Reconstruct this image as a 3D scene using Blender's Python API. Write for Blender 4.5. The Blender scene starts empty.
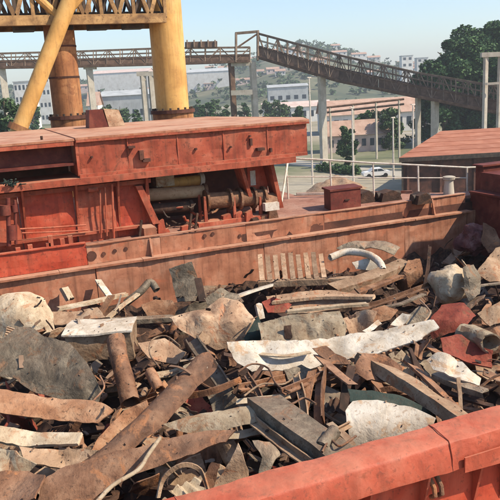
import bpy, bmesh, math, random
from mathutils import Vector, Matrix, noise
rnd = random.Random(7)
R = math.radians
sc = bpy.context.scene
col = sc.collection

# ------------------------------------------------------------------ camera
F, PITCH, ROLL, YAW, H = 687.0, R(13.5), R(3.3), R(22), 3.8
fw = Vector((math.sin(YAW)*math.cos(PITCH), math.cos(YAW)*math.cos(PITCH), -math.sin(PITCH)))
_r = Vector((math.cos(YAW), -math.sin(YAW), 0)); _u = _r.cross(fw)
cr = _r*math.cos(ROLL) - _u*math.sin(ROLL)
cu = _u*math.cos(ROLL) + _r*math.sin(ROLL)
CAM = Vector((0, 0, H))
cd = bpy.data.cameras.new('camera'); cam = bpy.data.objects.new('camera', cd); col.objects.link(cam)
m = Matrix((cr, cu, -fw)).transposed().to_4x4(); m.translation = CAM
cam.matrix_world = m
cd.sensor_width = 36; cd.lens = 36*F/500; cd.clip_end = 9000; cd.clip_start = 0.1
sc.camera = cam

# ------------------------------------------------------------------ world, sun, exposure
TO_SUN = Vector((0.62, -0.52, 0.78)).normalized()
w = bpy.data.worlds.new('World'); sc.world = w; w.use_nodes = True
nt = w.node_tree; nt.nodes.clear()
sky = nt.nodes.new('ShaderNodeTexSky'); sky.sky_type = 'NISHITA'; sky.sun_disc = False
sky.sun_elevation = math.asin(TO_SUN.z); sky.sun_rotation = math.atan2(TO_SUN.x, TO_SUN.y)
sky.air_density = 1.0; sky.dust_density = 0.8; sky.ozone_density = 2.6; sky.altitude = 0
bg = nt.nodes.new('ShaderNodeBackground'); bg.inputs['Strength'].default_value = 0.15
wo_ = nt.nodes.new('ShaderNodeOutputWorld')
nt.links.new(sky.outputs[0], bg.inputs[0]); nt.links.new(bg.outputs[0], wo_.inputs[0])
sd = bpy.data.lights.new('sun', 'SUN'); sd.energy = 5.0; sd.angle = R(0.55); sd.color = (1, 0.88, 0.71)
so = bpy.data.objects.new('sun', sd); col.objects.link(so)
so.rotation_euler = (-TO_SUN).to_track_quat('-Z', 'Y').to_euler(); so.location = (20, -20, 40)
vs = sc.view_settings; vs.view_transform = 'Standard'; vs.look = 'None'; vs.exposure = 0.44; vs.gamma = 1
vs.use_curve_mapping = False
try:
    c_ = sc.cycles; c_.max_bounces = 5; c_.diffuse_bounces = 2; c_.glossy_bounces = 2; c_.transmission_bounces = 1; c_.volume_bounces = 0; c_.transparent_max_bounces = 4
except Exception: pass

# ------------------------------------------------------------------ helpers
def ray(px, py): return fw + cr*((px-250)/F) + cu*((250-py)/F)
def oz(px, py, z): d = ray(px, py); return CAM + d*((z-H)/d.z)
def oy(px, py, y): d = ray(px, py); return CAM + d*(y/d.y)
def od(px, py, dep): return CAM + ray(px, py)*dep
def proj(p):
    v = Vector(p)-CAM; k = v.dot(fw); return 250+F*v.dot(cr)/k, 250-F*v.dot(cu)/k
WO = {}
class MB:
    def __init__(s): s.v = []; s.f = []
    def add(s, vs, fs):
        b = len(s.v); s.v += [Vector(x) for x in vs]; s.f += [tuple(b+i for i in f) for f in fs]; return s
    def box(s, x0, x1, y0, y1, z0, z1):
        return s.add([(x0,y0,z0),(x1,y0,z0),(x1,y1,z0),(x0,y1,z0),(x0,y0,z1),(x1,y0,z1),(x1,y1,z1),(x0,y1,z1)],
            [(0,3,2,1),(4,5,6,7),(0,1,5,4),(1,2,6,5),(2,3,7,6),(3,0,4,7)])
    def bar(s, p, q, w, h=None, up=(0,0,1)):
        p = Vector(p); q = Vector(q); h = h or w; d = (q-p).normalized(); up = Vector(up)
        if abs(d.dot(up)) > .97: up = Vector((0,1,0))
        a = d.cross(up).normalized()*w/2; b = a.cross(d).normalized()*h/2
        return s.add([p-a-b,p+a-b,p+a+b,p-a+b,q-a-b,q+a-b,q+a+b,q-a+b],
            [(0,3,2,1),(4,5,6,7),(0,1,5,4),(1,2,6,5),(2,3,7,6),(3,0,4,7)])
    def prism(s, poly, d):
        n = len(poly); d = Vector(d); P = [Vector(x) for x in poly]
        return s.add(P+[x+d for x in P], [tuple(range(n))[::-1], tuple(range(n, 2*n))]+[(i,(i+1)%n,n+(i+1)%n,n+i) for i in range(n)])
    def tube(s, pts, rad, n=12, cap=True):
        pts = [Vector(p) for p in pts]; b = len(s.v); K = len(pts)
        rads = rad if isinstance(rad, (list, tuple)) else [rad]*K
        t0 = (pts[1]-pts[0]).normalized(); a = t0.orthogonal().normalized()
        for i, p in enumerate(pts):
            t = (pts[min(i+1,K-1)]-pts[max(i-1,0)]).normalized()
            a = (a - t*a.dot(t)).normalized(); c = t.cross(a)
            for k in range(n):
                g = 2*math.pi*k/n; s.v.append(p+(a*math.cos(g)+c*math.sin(g))*rads[i])
        for i in range(K-1):
            for k in range(n):
                s.f.append((b+i*n+k, b+i*n+(k+1)%n, b+(i+1)*n+(k+1)%n, b+(i+1)*n+k))
        if cap:
            s.f.append(tuple(b+k for k in range(n))[::-1]); s.f.append(tuple(b+(K-1)*n+k for k in range(n)))
        return s
    def mesh(s, name, off, mat, smooth=False, fix=True):
        me = bpy.data.meshes.new(name); me.from_pydata([tuple(v-off) for v in s.v], [], s.f)
        if fix:
            bm = bmesh.new(); bm.from_mesh(me); bmesh.ops.recalc_face_normals(bm, faces=bm.faces); bm.to_mesh(me); bm.free()
        if mat: me.materials.append(mat)
        if smooth:
            me.shade_smooth(); me.set_sharp_from_angle(angle=R(smooth) if smooth is not True else R(40))
        return me
    def base(s):
        n = len(s.v); return Vector((sum(v.x for v in s.v)/n, sum(v.y for v in s.v)/n, min(v.z for v in s.v)))
    def build(s, name, mat, parent=None, smooth=False, fix=True):
        off = WO[parent] if parent else s.base()
        o = bpy.data.objects.new(name, s.mesh(name, off, mat, smooth, fix)); col.objects.link(o)
        if parent: o.parent = parent
        else: o.location = off
        WO[o] = off.copy()
        return o
def empty(name, loc):
    o = bpy.data.objects.new(name, None); col.objects.link(o); o.location = loc; WO[o] = Vector(loc); return o
def tag(o, label=None, cat=None, group=None, kind=None):
    if label: o['label'] = label
    if cat: o['category'] = cat
    if group: o['group'] = group
    if kind: o['kind'] = kind
    return o
def copy_tree(o, loc, parent=None, rz=0.0):
    c = o.copy(); col.objects.link(c); c.location = loc; c.rotation_euler.z = rz
    for ch in list(o.children):
        k = ch.copy(); col.objects.link(k); k.parent = c
        for g in list(ch.children):
            j = g.copy(); col.objects.link(j); j.parent = k
    return c

# ------------------------------------------------------------------ materials
def nodes(name):
    m = bpy.data.materials.new(name); m.use_nodes = True; t = m.node_tree
    return m, t, t.nodes['Principled BSDF'], lambda n, **k: _n(t, n, k), t.links.new
def _n(t, n, k):
    x = t.nodes.new(n)
    for a, b in k.items():
        if a in x.inputs: x.inputs[a].default_value = b
        else: setattr(x, a, b)
    return x
def ramp(t, stops):
    r = t.nodes.new('ShaderNodeValToRGB'); e = r.color_ramp.elements
    while len(e) < len(stops): e.new(.5)
    for el, (p, c) in zip(e, stops):
        el.position = p; el.color = (c[0], c[1], c[2], 1) if not isinstance(c, float) else (c, c, c, 1)
    return r
def rust(name, cs, scale=3.0, bump=.35, rough=.8, spots=.5, spotc=(.05,.025,.015), streak=0.0, metal=0.0, vary=.35, dust=None, dustc=(.42,.27,.18), patch=None, patchc=(.30,.12,.05), dents=0.0):
    """layered weathered metal: three colours in patches, speckle, optional vertical runs and dust on up-facing faces"""
    m, t, p, N, L = nodes(name)
    tc = N('ShaderNodeTexCoord'); oi = N('ShaderNodeObjectInfo')
    ad = N('ShaderNodeVectorMath', operation='MULTIPLY_ADD'); L(oi.outputs['Random'], ad.inputs[0]); ad.inputs[1].default_value = (37, 53, 71)
    L(tc.outputs['Object'], ad.inputs[2]); V = ad.outputs[0]
    n1 = N('ShaderNodeTexNoise', Scale=scale, Detail=6.0, Roughness=.62, Distortion=.4); L(V, n1.inputs['Vector'])
    r1 = ramp(t, [(.33, cs[0]), (.5, cs[1]), (.66, cs[2])]); L(n1.outputs[0], r1.inputs[0]); c = r1.outputs[0]
    if patch:
        np_ = N('ShaderNodeTexNoise', Scale=scale*.9, Detail=6.0, Roughness=.68, Distortion=1.1); ofs = N('ShaderNodeVectorMath', operation='ADD'); ofs.inputs[1].default_value = (11, 4, 7); L(V, ofs.inputs[0]); L(ofs.outputs[0], np_.inputs['Vector'])
        rp_ = ramp(t, [(1-patch-.02, 0.0), (1-patch+.05, .9)]); L(np_.outputs[0], rp_.inputs[0])
        xp = N('ShaderNodeMix', data_type='RGBA'); L(rp_.outputs[0], xp.inputs[0]); L(c, xp.inputs[6]); xp.inputs[7].default_value = (*patchc, 1); c = xp.outputs[2]
    n2 = N('ShaderNodeTexNoise', Scale=scale*6.5, Detail=4.0, Roughness=.7); L(V, n2.inputs['Vector'])
    r2 = ramp(t, [(.57, 0.0), (.63, 1.0)]); L(n2.outputs[0], r2.inputs[0])
    mu = N('ShaderNodeMath', operation='MULTIPLY'); L(r2.outputs[0], mu.inputs[0]); mu.inputs[1].default_value = spots
    mx = N('ShaderNodeMix', data_type='RGBA'); L(mu.outputs[0], mx.inputs[0]); L(c, mx.inputs[6]); mx.inputs[7].default_value = (*spotc, 1); c = mx.outputs[2]
    if streak:
        mp = N('ShaderNodeMapping'); mp.inputs['Scale'].default_value = (7, 7, .55); L(V, mp.inputs[0])
        n3 = N('ShaderNodeTexNoise', Scale=1.0, Detail=6.0, Roughness=.65); L(mp.outputs[0], n3.inputs['Vector'])
        r3 = ramp(t, [(.48, 0.0), (.72, 1.0)]); L(n3.outputs[0], r3.inputs[0])
        m3 = N('ShaderNodeMath', operation='MULTIPLY'); L(r3.outputs[0], m3.inputs[0]); m3.inputs[1].default_value = streak
        x3 = N('ShaderNodeMix', data_type='RGBA'); L(m3.outputs[0], x3.inputs[0]); L(c, x3.inputs[6]); x3.inputs[7].default_value = (.085,.032,.018,1); c = x3.outputs[2]
    if dust:
        ge = N('ShaderNodeNewGeometry'); sx = N('ShaderNodeSeparateXYZ'); L(ge.outputs['Normal'], sx.inputs[0])
        n4 = N('ShaderNodeTexNoise', Scale=scale*.8, Detail=7.0, Roughness=.65); L(V, n4.inputs['Vector'])
        ml = N('ShaderNodeMath', operation='MULTIPLY'); L(sx.outputs[2], ml.inputs[0]); L(n4.outputs[0], ml.inputs[1])
        r4 = ramp(t, [(.3, 0.0), (.62, float(dust))]); L(ml.outputs[0], r4.inputs[0])
        x4 = N('ShaderNodeMix', data_type='RGBA'); L(r4.outputs[0], x4.inputs[0]); L(c, x4.inputs[6]); x4.inputs[7].default_value = (*dustc, 1); c = x4.outputs[2]
    if vary:
        mr = N('ShaderNodeMapRange'); L(oi.outputs['Random'], mr.inputs[0]); mr.inputs[3].default_value = 1-vary; mr.inputs[4].default_value = 1+vary*.6
        hs = N('ShaderNodeHueSaturation'); L(mr.outputs[0], hs.inputs['Value']); L(c, hs.inputs['Color']); c = hs.outputs[0]
    L(c, p.inputs['Base Color'])
    p.inputs['Roughness'].default_value = rough; p.inputs['Metallic'].default_value = metal; p.inputs['Specular IOR Level'].default_value = .3
    bp = N('ShaderNodeBump', Strength=bump, Distance=.02); n5 = N('ShaderNodeTexNoise', Scale=scale*4, Detail=5.0, Roughness=.7); L(V, n5.inputs['Vector'])
    L(n5.outputs[0], bp.inputs['Height']); nb = bp
    if dents:
        b2 = N('ShaderNodeBump', Strength=dents, Distance=.06); n6 = N('ShaderNodeTexNoise', Scale=scale*1.1, Detail=3.0, Roughness=.5, Distortion=.8); L(V, n6.inputs['Vector']); L(n6.outputs[0], b2.inputs['Height']); L(b2.outputs[0], bp.inputs['Normal'])
    L(nb.outputs[0], p.inputs['Normal'])
    return m
def plain(name, c, rough=.7, var=.15, scale=4.0, bump=.1):
    a = tuple(x*(1-var) for x in c); b = tuple(min(1, x*(1+var)) for x in c)
    return rust(name, [a, c, b], scale=scale, bump=bump, rough=rough, spots=.12, spotc=tuple(x*.4 for x in c), vary=.06)
M = {}
M['ship']   = rust('red_oxide_paint', [(.26,.050,.025),(.38,.080,.039),(.44,.135,.075)], 1.6, .3, .7, .5, (.09,.03,.018), streak=.6, vary=.1, dust=.75, dustc=(.50,.26,.16), patch=.38, patchc=(.20,.062,.032), dents=.25)
M['shipr']  = rust('bright_red_paint', [(.32,.040,.019),(.43,.066,.030),(.47,.10,.052)], 1.8, .25, .62, .45, (.10,.028,.016), streak=.5, vary=.08, dust=.5, dustc=(.5,.24,.15), patch=.36, patchc=(.24,.065,.03), dents=.25)
M['coam']   = rust('salmon_worn_paint', [(.27,.098,.052),(.38,.155,.085),(.47,.235,.145)], 1.3, .35, .78, .3, (.15,.06,.035), streak=.6, vary=.08, dust=.8, dustc=(.50,.31,.21), patch=.42, patchc=(.40,.13,.065), dents=.35)
M['near']   = rust('scuffed_coaming_paint', [(.32,.060,.030),(.41,.084,.043),(.46,.125,.072)], 2.4, .35, .62, .5, (.17,.05,.03), streak=.4, vary=.05, dust=.45, dustc=(.50,.215,.13), patch=.40, patchc=(.28,.07,.034), dents=.3)
M['deck']   = rust('deck_rust', [(.24,.11,.075),(.34,.17,.12),(.40,.24,.18)], 1.4, .4, .85, .5, (.09,.045,.03), vary=.08, patch=.4, patchc=(.26,.085,.05))
M['maroon'] = rust('maroon_paint', [(.09,.018,.013),(.14,.030,.02),(.20,.055,.034)], 2.5, .3, .7, .5, vary=.15)
M['hull']   = rust('dark_hull', [(.05,.022,.016),(.09,.036,.024),(.15,.058,.036)], 1.2, .4, .85, .5, vary=.1)
M['yellow'] = rust('ochre_yellow_paint', [(.50,.265,.075),(.61,.34,.105),(.66,.41,.15)], .9, .1, .6, .25, (.3,.13,.05), streak=.4, vary=.05, patch=.34, patchc=(.42,.21,.075))
M['ochre']  = rust('rusted_ochre_paint', [(.22,.088,.036),(.33,.14,.056),(.42,.21,.09)], 1.2, .2, .75, .55, (.16,.07,.03), streak=.8, vary=.05, patch=.42, patchc=(.24,.095,.04))
M['truss']  = rust('truss_rusty_yellow', [(.13,.07,.035),(.30,.17,.07),(.48,.29,.12)], 2.0, .2, .7, .5, vary=.3)
M['darkst'] = rust('dark_steel', [(.03,.024,.02),(.06,.042,.032),(.10,.07,.05)], 3, .3, .75, .4, vary=.2)
M['brown']  = rust('rust_brown', [(.10,.048,.027),(.19,.09,.048),(.29,.16,.092)], 3.0, .8, .72, .6, dust=.3, patch=.42, patchc=(.36,.15,.062), dents=.6)
M['orange'] = rust('rust_orange', [(.20,.085,.04),(.30,.14,.068),(.40,.23,.13)], 2.8, .8, .85, .55, dust=.4, patch=.42, patchc=(.20,.085,.04), dents=.6)
M['dark']   = rust('rust_dark', [(.03,.018,.013),(.06,.032,.022),(.12,.062,.038)], 3.0, .7, .85, .5, patch=.38, patchc=(.20,.085,.04), dents=.5)
M['grey']   = rust('weathered_grey', [(.10,.078,.055),(.19,.15,.105),(.32,.26,.185)], 3.6, .9, .62, .6, (.08,.05,.03), metal=.2, dust=.3, patch=.42, patchc=(.24,.13,.07), dents=.6)
M['pale']   = rust('pale_weathered', [(.32,.225,.14),(.46,.355,.235),(.58,.48,.35)], 2.8, .7, .82, .55, (.22,.11,.06), patch=.42, patchc=(.38,.21,.115), dents=.55)
M['white']  = rust('chalky_white', [(.38,.31,.23),(.52,.45,.36),(.63,.57,.48)], 2.8, .6, .8, .5, (.26,.15,.08), vary=.12, patch=.41, patchc=(.46,.30,.18), dents=.55)
M['tan']    = rust('dusty_tan', [(.21,.13,.075),(.33,.215,.13),(.45,.32,.21)], 3.0, .8, .85, .55, (.13,.065,.035), dust=.35, patch=.42, patchc=(.30,.13,.06), dents=.6)
M['pink']   = rust('pale_rust', [(.24,.14,.085),(.35,.225,.14),(.46,.335,.225)], 2.8, .8, .85, .55, (.15,.07,.04), patch=.42, patchc=(.36,.165,.085), dents=.6)
M['red']    = rust('dull_red_paint', [(.17,.032,.02),(.26,.052,.03),(.32,.09,.05)], 3, .6, .75, .5, patch=.4, patchc=(.18,.07,.035), dents=.5)
M['green']  = rust('dark_green_paint', [(.02,.034,.027),(.035,.055,.043),(.07,.08,.062)], 3, .5, .7, .5, (.08,.04,.02))
M['plum']   = rust('plum_scrap', [(.10,.03,.03),(.19,.065,.058),(.30,.16,.14)], 4, .8, .8, .5, dents=.6)
M['beige']  = rust('beige_pipe', [(.36,.22,.125),(.48,.32,.19),(.55,.40,.25)], 2, .3, .75, .4, (.2,.09,.04), patch=.4, patchc=(.34,.17,.085))
M['railw']  = rust('white_rail_paint', [(.48,.39,.31),(.62,.55,.46),(.70,.65,.57)], 5, .2, .6, .5, (.35,.15,.08), vary=.05)
M['bed']    = rust('scrap_fines', [(.02,.012,.009),(.05,.027,.018),(.11,.06,.038)], 7.0, 1.0, .9, .6, vary=0)  # dark rust, lowered further to add shade to the gaps
M['conv']   = rust('conveyor_steel', [(.07,.042,.027),(.115,.068,.043),(.18,.11,.072)], 1.2, .2, .8, .4, vary=.25)
M['convl']  = rust('conveyor_handrail', [(.12,.082,.056),(.18,.125,.086),(.26,.19,.135)], 1.2, .2, .8, .3, vary=.2)
M['conc']   = rust('concrete', [(.38,.33,.26),(.47,.42,.34),(.53,.48,.4)], .8, .3, .85, .3, (.2,.17,.14), streak=.25, vary=.12)
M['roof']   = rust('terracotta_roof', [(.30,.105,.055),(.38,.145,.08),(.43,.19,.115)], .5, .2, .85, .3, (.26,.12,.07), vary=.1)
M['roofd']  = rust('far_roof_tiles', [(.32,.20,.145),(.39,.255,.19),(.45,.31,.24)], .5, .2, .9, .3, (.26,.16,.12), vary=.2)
M['wallw']  = rust('white_plaster', [(.60,.57,.52),(.70,.68,.63),(.76,.74,.70)], .35, .1, .85, .2, (.5,.46,.4), streak=.2, vary=.12)
M['wallg']  = rust('grey_cladding', [(.34,.36,.36),(.42,.44,.44),(.48,.50,.50)], .3, .1, .8, .2, (.3,.31,.31), streak=.25, vary=.15)
M['wallp']  = rust('pink_plaster', [(.52,.38,.32),(.62,.48,.42),(.68,.56,.5)], .35, .1, .85, .2, (.42,.3,.26), streak=.2, vary=.12)
M['glass']  = plain('window_glass', (.05,.065,.08), .15)
M['tyre']   = plain('tyre_rubber', (.02,.02,.02), .8)
M['carw']   = plain('white_car_paint', (.75,.75,.74), .3, .03)
M['bark']   = rust('bark', [(.09,.06,.04),(.14,.10,.07),(.2,.15,.11)], 4, .6, .9, .4)
def leafmat(name, cs):
    m, t, p, N, L = nodes(name)
    g = N('ShaderNodeNewGeometry'); n = N('ShaderNodeTexNoise', Scale=.45, Detail=3.0)
    tc = N('ShaderNodeTexCoord'); L(tc.outputs['Object'], n.inputs['Vector'])
    a = N('ShaderNodeMath', operation='MULTIPLY_ADD'); L(g.outputs['Random Per Island'], a.inputs[0]); a.inputs[1].default_value = .6; L(n.outputs[0], a.inputs[2])
    s = N('ShaderNodeMath', operation='SUBTRACT'); L(a.outputs[0], s.inputs[0]); s.inputs[1].default_value = .3
    r = ramp(t, [(.2, cs[0]), (.5, cs[1]), (.85, cs[2])]); L(s.outputs[0], r.inputs[0])
    L(r.outputs[0], p.inputs['Base Color']); p.inputs['Roughness'].default_value = .7; p.inputs['Specular IOR Level'].default_value = .2
    return m
M['leafd'] = leafmat('dark_foliage', [(.022,.052,.020),(.045,.098,.034),(.095,.165,.055)])
M['leaf']  = leafmat('foliage', [(.03,.06,.024),(.06,.11,.04),(.12,.17,.07)])
# ground: dusty yard with worn grass
def ground_mat():
    m, t, p, N, L = nodes('yard_ground'); tc = N('ShaderNodeTexCoord')
    n1 = N('ShaderNodeTexNoise', Scale=.018, Detail=9.0, Roughness=.62); L(tc.outputs['Object'], n1.inputs['Vector'])
    r1 = ramp(t, [(.36, (.07,.09,.04)), (.47, (.15,.16,.08)), (.55, (.30,.26,.18)), (.70, (.42,.37,.29))]); L(n1.outputs[0], r1.inputs[0])
    n2 = N('ShaderNodeTexNoise', Scale=.6, Detail=8.0, Roughness=.7); L(tc.outputs['Object'], n2.inputs['Vector'])
    x = N('ShaderNodeMix', data_type='RGBA', blend_type='MULTIPLY'); x.inputs[0].default_value = .5; L(r1.outputs[0], x.inputs[6])
    r2 = ramp(t, [(.3, .45), (.7, 1.2)]); L(n2.outputs[0], r2.inputs[0]); L(r2.outputs[0], x.inputs[7])
    L(x.outputs[2], p.inputs['Base Color']); p.inputs['Roughness'].default_value = .95
    b = N('ShaderNodeBump', Strength=.5, Distance=.2); L(n2.outputs[0], b.inputs['Height']); L(b.outputs[0], p.inputs['Normal'])
    return m
M['ground'] = ground_mat()
M['hill'] = rust('hill_scrub', [(.05,.07,.04),(.10,.11,.06),(.20,.18,.11)], .02, .1, .95, .4, (.05,.07,.03), vary=0)
M['road'] = rust('pale_road', [(.30,.27,.22),(.37,.34,.28),(.43,.40,.34)], .1, .2, .9, .2, vary=0)
GZ = -11.2

# ================================================================== SETTING
ms = MB(); NX = 60
for j in range(NX+1):
    for i in range(NX+1):
        x = -3500+7000*i/NX; y = -300+7300*j/NX; ms.v.append(Vector((x, y, GZ)))
for j in range(NX):
    for i in range(NX): a = j*(NX+1)+i; ms.f.append((a, a+1, a+NX+2, a+NX+1))
tag(ms.build('ground', M['ground']), kind='structure')
# yard road: pale strip running across behind the ship
def gp(px, py): return oz(px, py, GZ)
def strip_ground(name, pts, wid, z, mat):
    s = MB(); n = len(pts)
    for i, p in enumerate(pts):
        d = (pts[min(i+1, n-1)]-pts[max(i-1, 0)]); d.z = 0; d.normalize(); s_ = Vector((d.y, -d.x, 0))*wid/2
        s.v += [Vector((p.x, p.y, z))-s_, Vector((p.x, p.y, z))+s_]
    for i in range(n-1): s.f.append((2*i, 2*i+1, 2*i+3, 2*i+2))
    return s.build(name, mat)
tag(strip_ground('road', [gp(150, 150), gp(260, 158), gp(340, 168), gp(420, 176), gp(520, 186)], 5, GZ+.01, M['road']), kind='structure')
tag(strip_ground('path', [gp(240, 128), gp(330, 136), gp(430, 132), gp(520, 132)], 7, GZ+.01, M['road']), kind='structure')
# hill ridge, distant
def ridge(name, cols, d0, d1, seed):
    s = MB(); K = 90; J = 10
    for j in range(J+1):
        for i in range(K+1):
            px = -120+740*i/K
            for a in range(len(cols)-1):
                if cols[a][0] <= px <= cols[a+1][0]:
                    u = (px-cols[a][0])/(cols[a+1][0]-cols[a][0]); u = u*u*(3-2*u); top = cols[a][1]*(1-u)+cols[a+1][1]*u
            f = j/J; dep = d0+(d1-d0)*f
            p = od(px, 85, dep); zt = od(px, top, d1).z
            h = GZ-.5+(zt-GZ)*(math.sin(f*math.pi/2)**1.2)
            h += 5*noise.noise(Vector((p.x*.012, p.y*.012, seed)))*f
            s.v.append(Vector((p.x, p.y, h)))
    b = len(s.v)
    for i in range(K+1):
        p = s.v[J*(K+1)+i]; q = p+Vector((math.sin(YAW), math.cos(YAW), 0))*400; s.v.append(Vector((q.x, q.y, GZ-5)))
    for j in range(J+1):
        for i in range(K): a = j*(K+1)+i; s.f.append((a, a+1, a+K+2, a+K+1))
    return s
HC = [(-130, 92), (0, 90), (60, 84), (120, 80), (190, 76), (235, 66), (275, 52), (305, 45), (335, 50), (370, 60), (405, 66), (440, 64), (500, 62), (640, 60)]
rs = ridge('hill', HC, 520, 950, 3.1)
hill = tag(rs.build('hill', M['hill'], smooth=True), kind='structure')
def hillp(px, f):
    i = (px+120)/740*90; i0 = int(i); j = f*10; j0 = min(int(j), 9)
    def g(jj, ii): return rs.v[jj*91+ii]
    a = g(j0, i0).lerp(g(j0, i0+1), i-i0); b = g(j0+1, i0).lerp(g(j0+1, i0+1), i-i0)
    return a.lerp(b, j-j0)

# ------------------------------------------------------------------ trees
def crown_mesh(s, c, rx, rz, n, leaf, seed, clumps=34):
    rr = random.Random(seed); cl = []
    for _ in range(clumps):
        while True:
            p = Vector((rr.uniform(-1,1), rr.uniform(-1,1), rr.uniform(-1,1)))
            if p.length < 1: break
        p = p*(.45+.45*rr.random())/max(p.length, .25) if p.length > .3 else p
        cl.append((Vector((p.x*rx, p.y*rx, p.z*rz)), rr.uniform(.22, .42)*rx))
    for _ in range(n):
        k, rad = rr.choice(cl); d = Vector((rr.gauss(0,1), rr.gauss(0,1), rr.gauss(0,1))).normalized()*rad*(rr.random()**.35)
        d.z *= .75; p = Vector(c)+k+d; l = leaf*rr.uniform(.6, 1.3)
        a = Vector((rr.gauss(0,1), rr.gauss(0,1), rr.gauss(0,.6))).normalized(); b = a.cross(Vector((rr.gauss(0,1), rr.gauss(0,1), rr.gauss(0,1)))).normalized()
        q = len(s.v); s.v += [p-a*l, p+b*l*.55, p+a*l, p-b*l*.55]; s.f.append((q, q+1, q+2, q+3))
def tree(name, px, py_top, dep, label, mat, ratio=.75, n=5000, seed=1, group=None, trunk_frac=.2, leaf=.3, wpx=None):
    g = od(px, 90, dep); base = Vector((g.x, g.y, GZ)); top = od(px, py_top, dep).z
    h = top-GZ; rx = (wpx*dep/F/2) if wpx else h*.35*ratio
    e = empty(name, base); c = base+Vector((0, 0, h*(trunk_frac+(1-trunk_frac)/2))); rz = h*(1-trunk_frac)/2
    s = MB(); rr = random.Random(seed)
    s.tube([base-Vector((0,0,.3)), base+Vector((.1,0,h*.3)), base+Vector((-.1,.1,h*.6)), base+Vector((0,0,h*.85))], [h*.028, h*.022, h*.014, h*.005], 8)
    for k in range(7):
        a = rr.uniform(0, 6.28); z0 = h*rr.uniform(.22, .6); ln = rx*rr.uniform(.5, .85)
        s.tube([base+Vector((0,0,z0)), base+Vector((math.cos(a)*ln*.5, math.sin(a)*ln*.5, z0+h*.09)), base+Vector((math.cos(a)*ln, math.sin(a)*ln, z0+h*.16))], [h*.012, h*.008, h*.003], 6)
    s.build('trunk', M['bark'], e)
    k = MB(); crown_mesh(k, c, rx, rz, n, leaf, seed); k.build('crown', mat, e, fix=False)
    return tag(e, label, 'tree', group)
tree('broadleaf_tree', 474, 15, 150, 'tallest rounded dark green tree behind the conveyor at right', M['leafd'], seed=3, wpx=70, n=26000, trunk_frac=.05, leaf=.42, group='trees at the right')
tree('broadleaf_tree', 445, 34, 146, 'lower dark tree at the left foot of the tall rounded tree', M['leafd'], seed=4, wpx=60, n=20000, trunk_frac=.04, leaf=.4, group='trees at the right')
tree('broadleaf_tree', 508, 20, 155, 'dark tree cut by the right edge behind the steel portal frame', M['leafd'], seed=5, wpx=62, n=19000, trunk_frac=.04, leaf=.42, group='trees at the right')
tree('broadleaf_tree', 461, 18, 152, 'dark rounded tree filling the gap between the tall tree and its lower neighbour', M['leafd'], seed=9, wpx=84, n=30000, trunk_frac=.04, leaf=.4, group='trees at the right')
tree('broadleaf_tree', 490, 24, 149, 'dark tree just left of the portal frame in front of the tall tree', M['leafd'], seed=10, wpx=76, n=26000, trunk_frac=.04, leaf=.4, group='trees at the right')
tree('broadleaf_tree', 2, 82, 95, 'green tree cut by the left edge below the conveyor', M['leaf'], seed=6, wpx=44, n=9000, trunk_frac=.15, leaf=.26)
for i, (px, pt, dp, wp, lb) in enumerate([(366, 106, 150, 32, 'bushy tree left of the conveyor posts under the slope'), (392, 108, 142, 30, 'bushy tree between the conveyor posts, right of its twin'),
        (425, 100, 150, 30, 'bushy tree behind the conveyor above the orange roofed shed'), (462, 98, 152, 40, 'shaded bushy tree below the conveyor at right'), (494, 104, 150, 34, 'bushy tree at right edge under the conveyor'),
        (345, 122, 118, 22, 'low round bush left of the bushy trees'), (205, 100, 210, 18, 'small hazy tree right of the yellow column'), (223, 103, 200, 14, 'smallest hazy tree left of the conveyor trestle'),
        (196, 97, 260, 16, 'hazy tree against the far warehouse, beside the yellow column'), (214, 96, 280, 16, 'hazy tree in front of the far warehouse, at its middle'), (243, 99, 240, 14, 'hazy tree seen between the legs of the conveyor trestle'), (266, 98, 250, 16, 'hazy tree just right of the conveyor trestle legs'), (286, 95, 280, 18, 'hazy tree above the low white hall'), (102, 98, 235, 16, 'hazy tree before the low grey hall at its left end'), (30, 98, 220, 20, 'hazy tree behind the diagonal yellow brace'), (278, 97, 230, 22, 'hazy tree right of the conveyor trestle'), (297, 104, 190, 16, 'small hazy tree left of the tall concrete posts'), (118, 100, 210, 22, 'hazy tree between the two big columns'), (135, 104, 190, 14, 'small hazy tree just left of the yellow column')]):
    tree('bushy_tree', px, pt, dp, lb, M['leaf'] if i % 2 else M['leafd'], seed=20+i, wpx=wp, n=5200 if i < 6 else 2600, trunk_frac=-.12, leaf=.3 if i < 6 else .45, group='trees in the yard')
# wood on the hillside: one mass
s = MB()
for i in range(1100):
    px = rnd.uniform(-60, 560); f = rnd.uniform(.05, 1.0)
    if noise.noise(Vector((px*.02, f*4, 0))) < -.1 and rnd.random() < .75: continue
    p = hillp(px, f); rx = rnd.uniform(3, 7); crown_mesh(s, p+Vector((0,0,rx*.6)), rx, rx*.8, 46, 1.5, i, 7)
tag(s.build('hillside_wood', M['leaf'], fix=False), 'scrubby green wood spread over the far hillside', 'trees', kind='stuff')
# low shrubs of the yard
s = MB()
for i in range(700):
    px = rnd.uniform(-20, 520); py = rnd.uniform(96, 150)
    p = gp(px, py)
    if p.y < 70 or noise.noise(p*.02) < -.05: continue
    rx = rnd.uniform(.8, 2.2); crown_mesh(s, p+Vector((0,0,rx*.4)), rx, rx*.6, 60, .35, 900+i, 6)
tag(s.build('yard_scrub', M['leaf'], fix=False), 'low scrub growing in patches over the yard', 'shrubs', kind='stuff')

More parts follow.
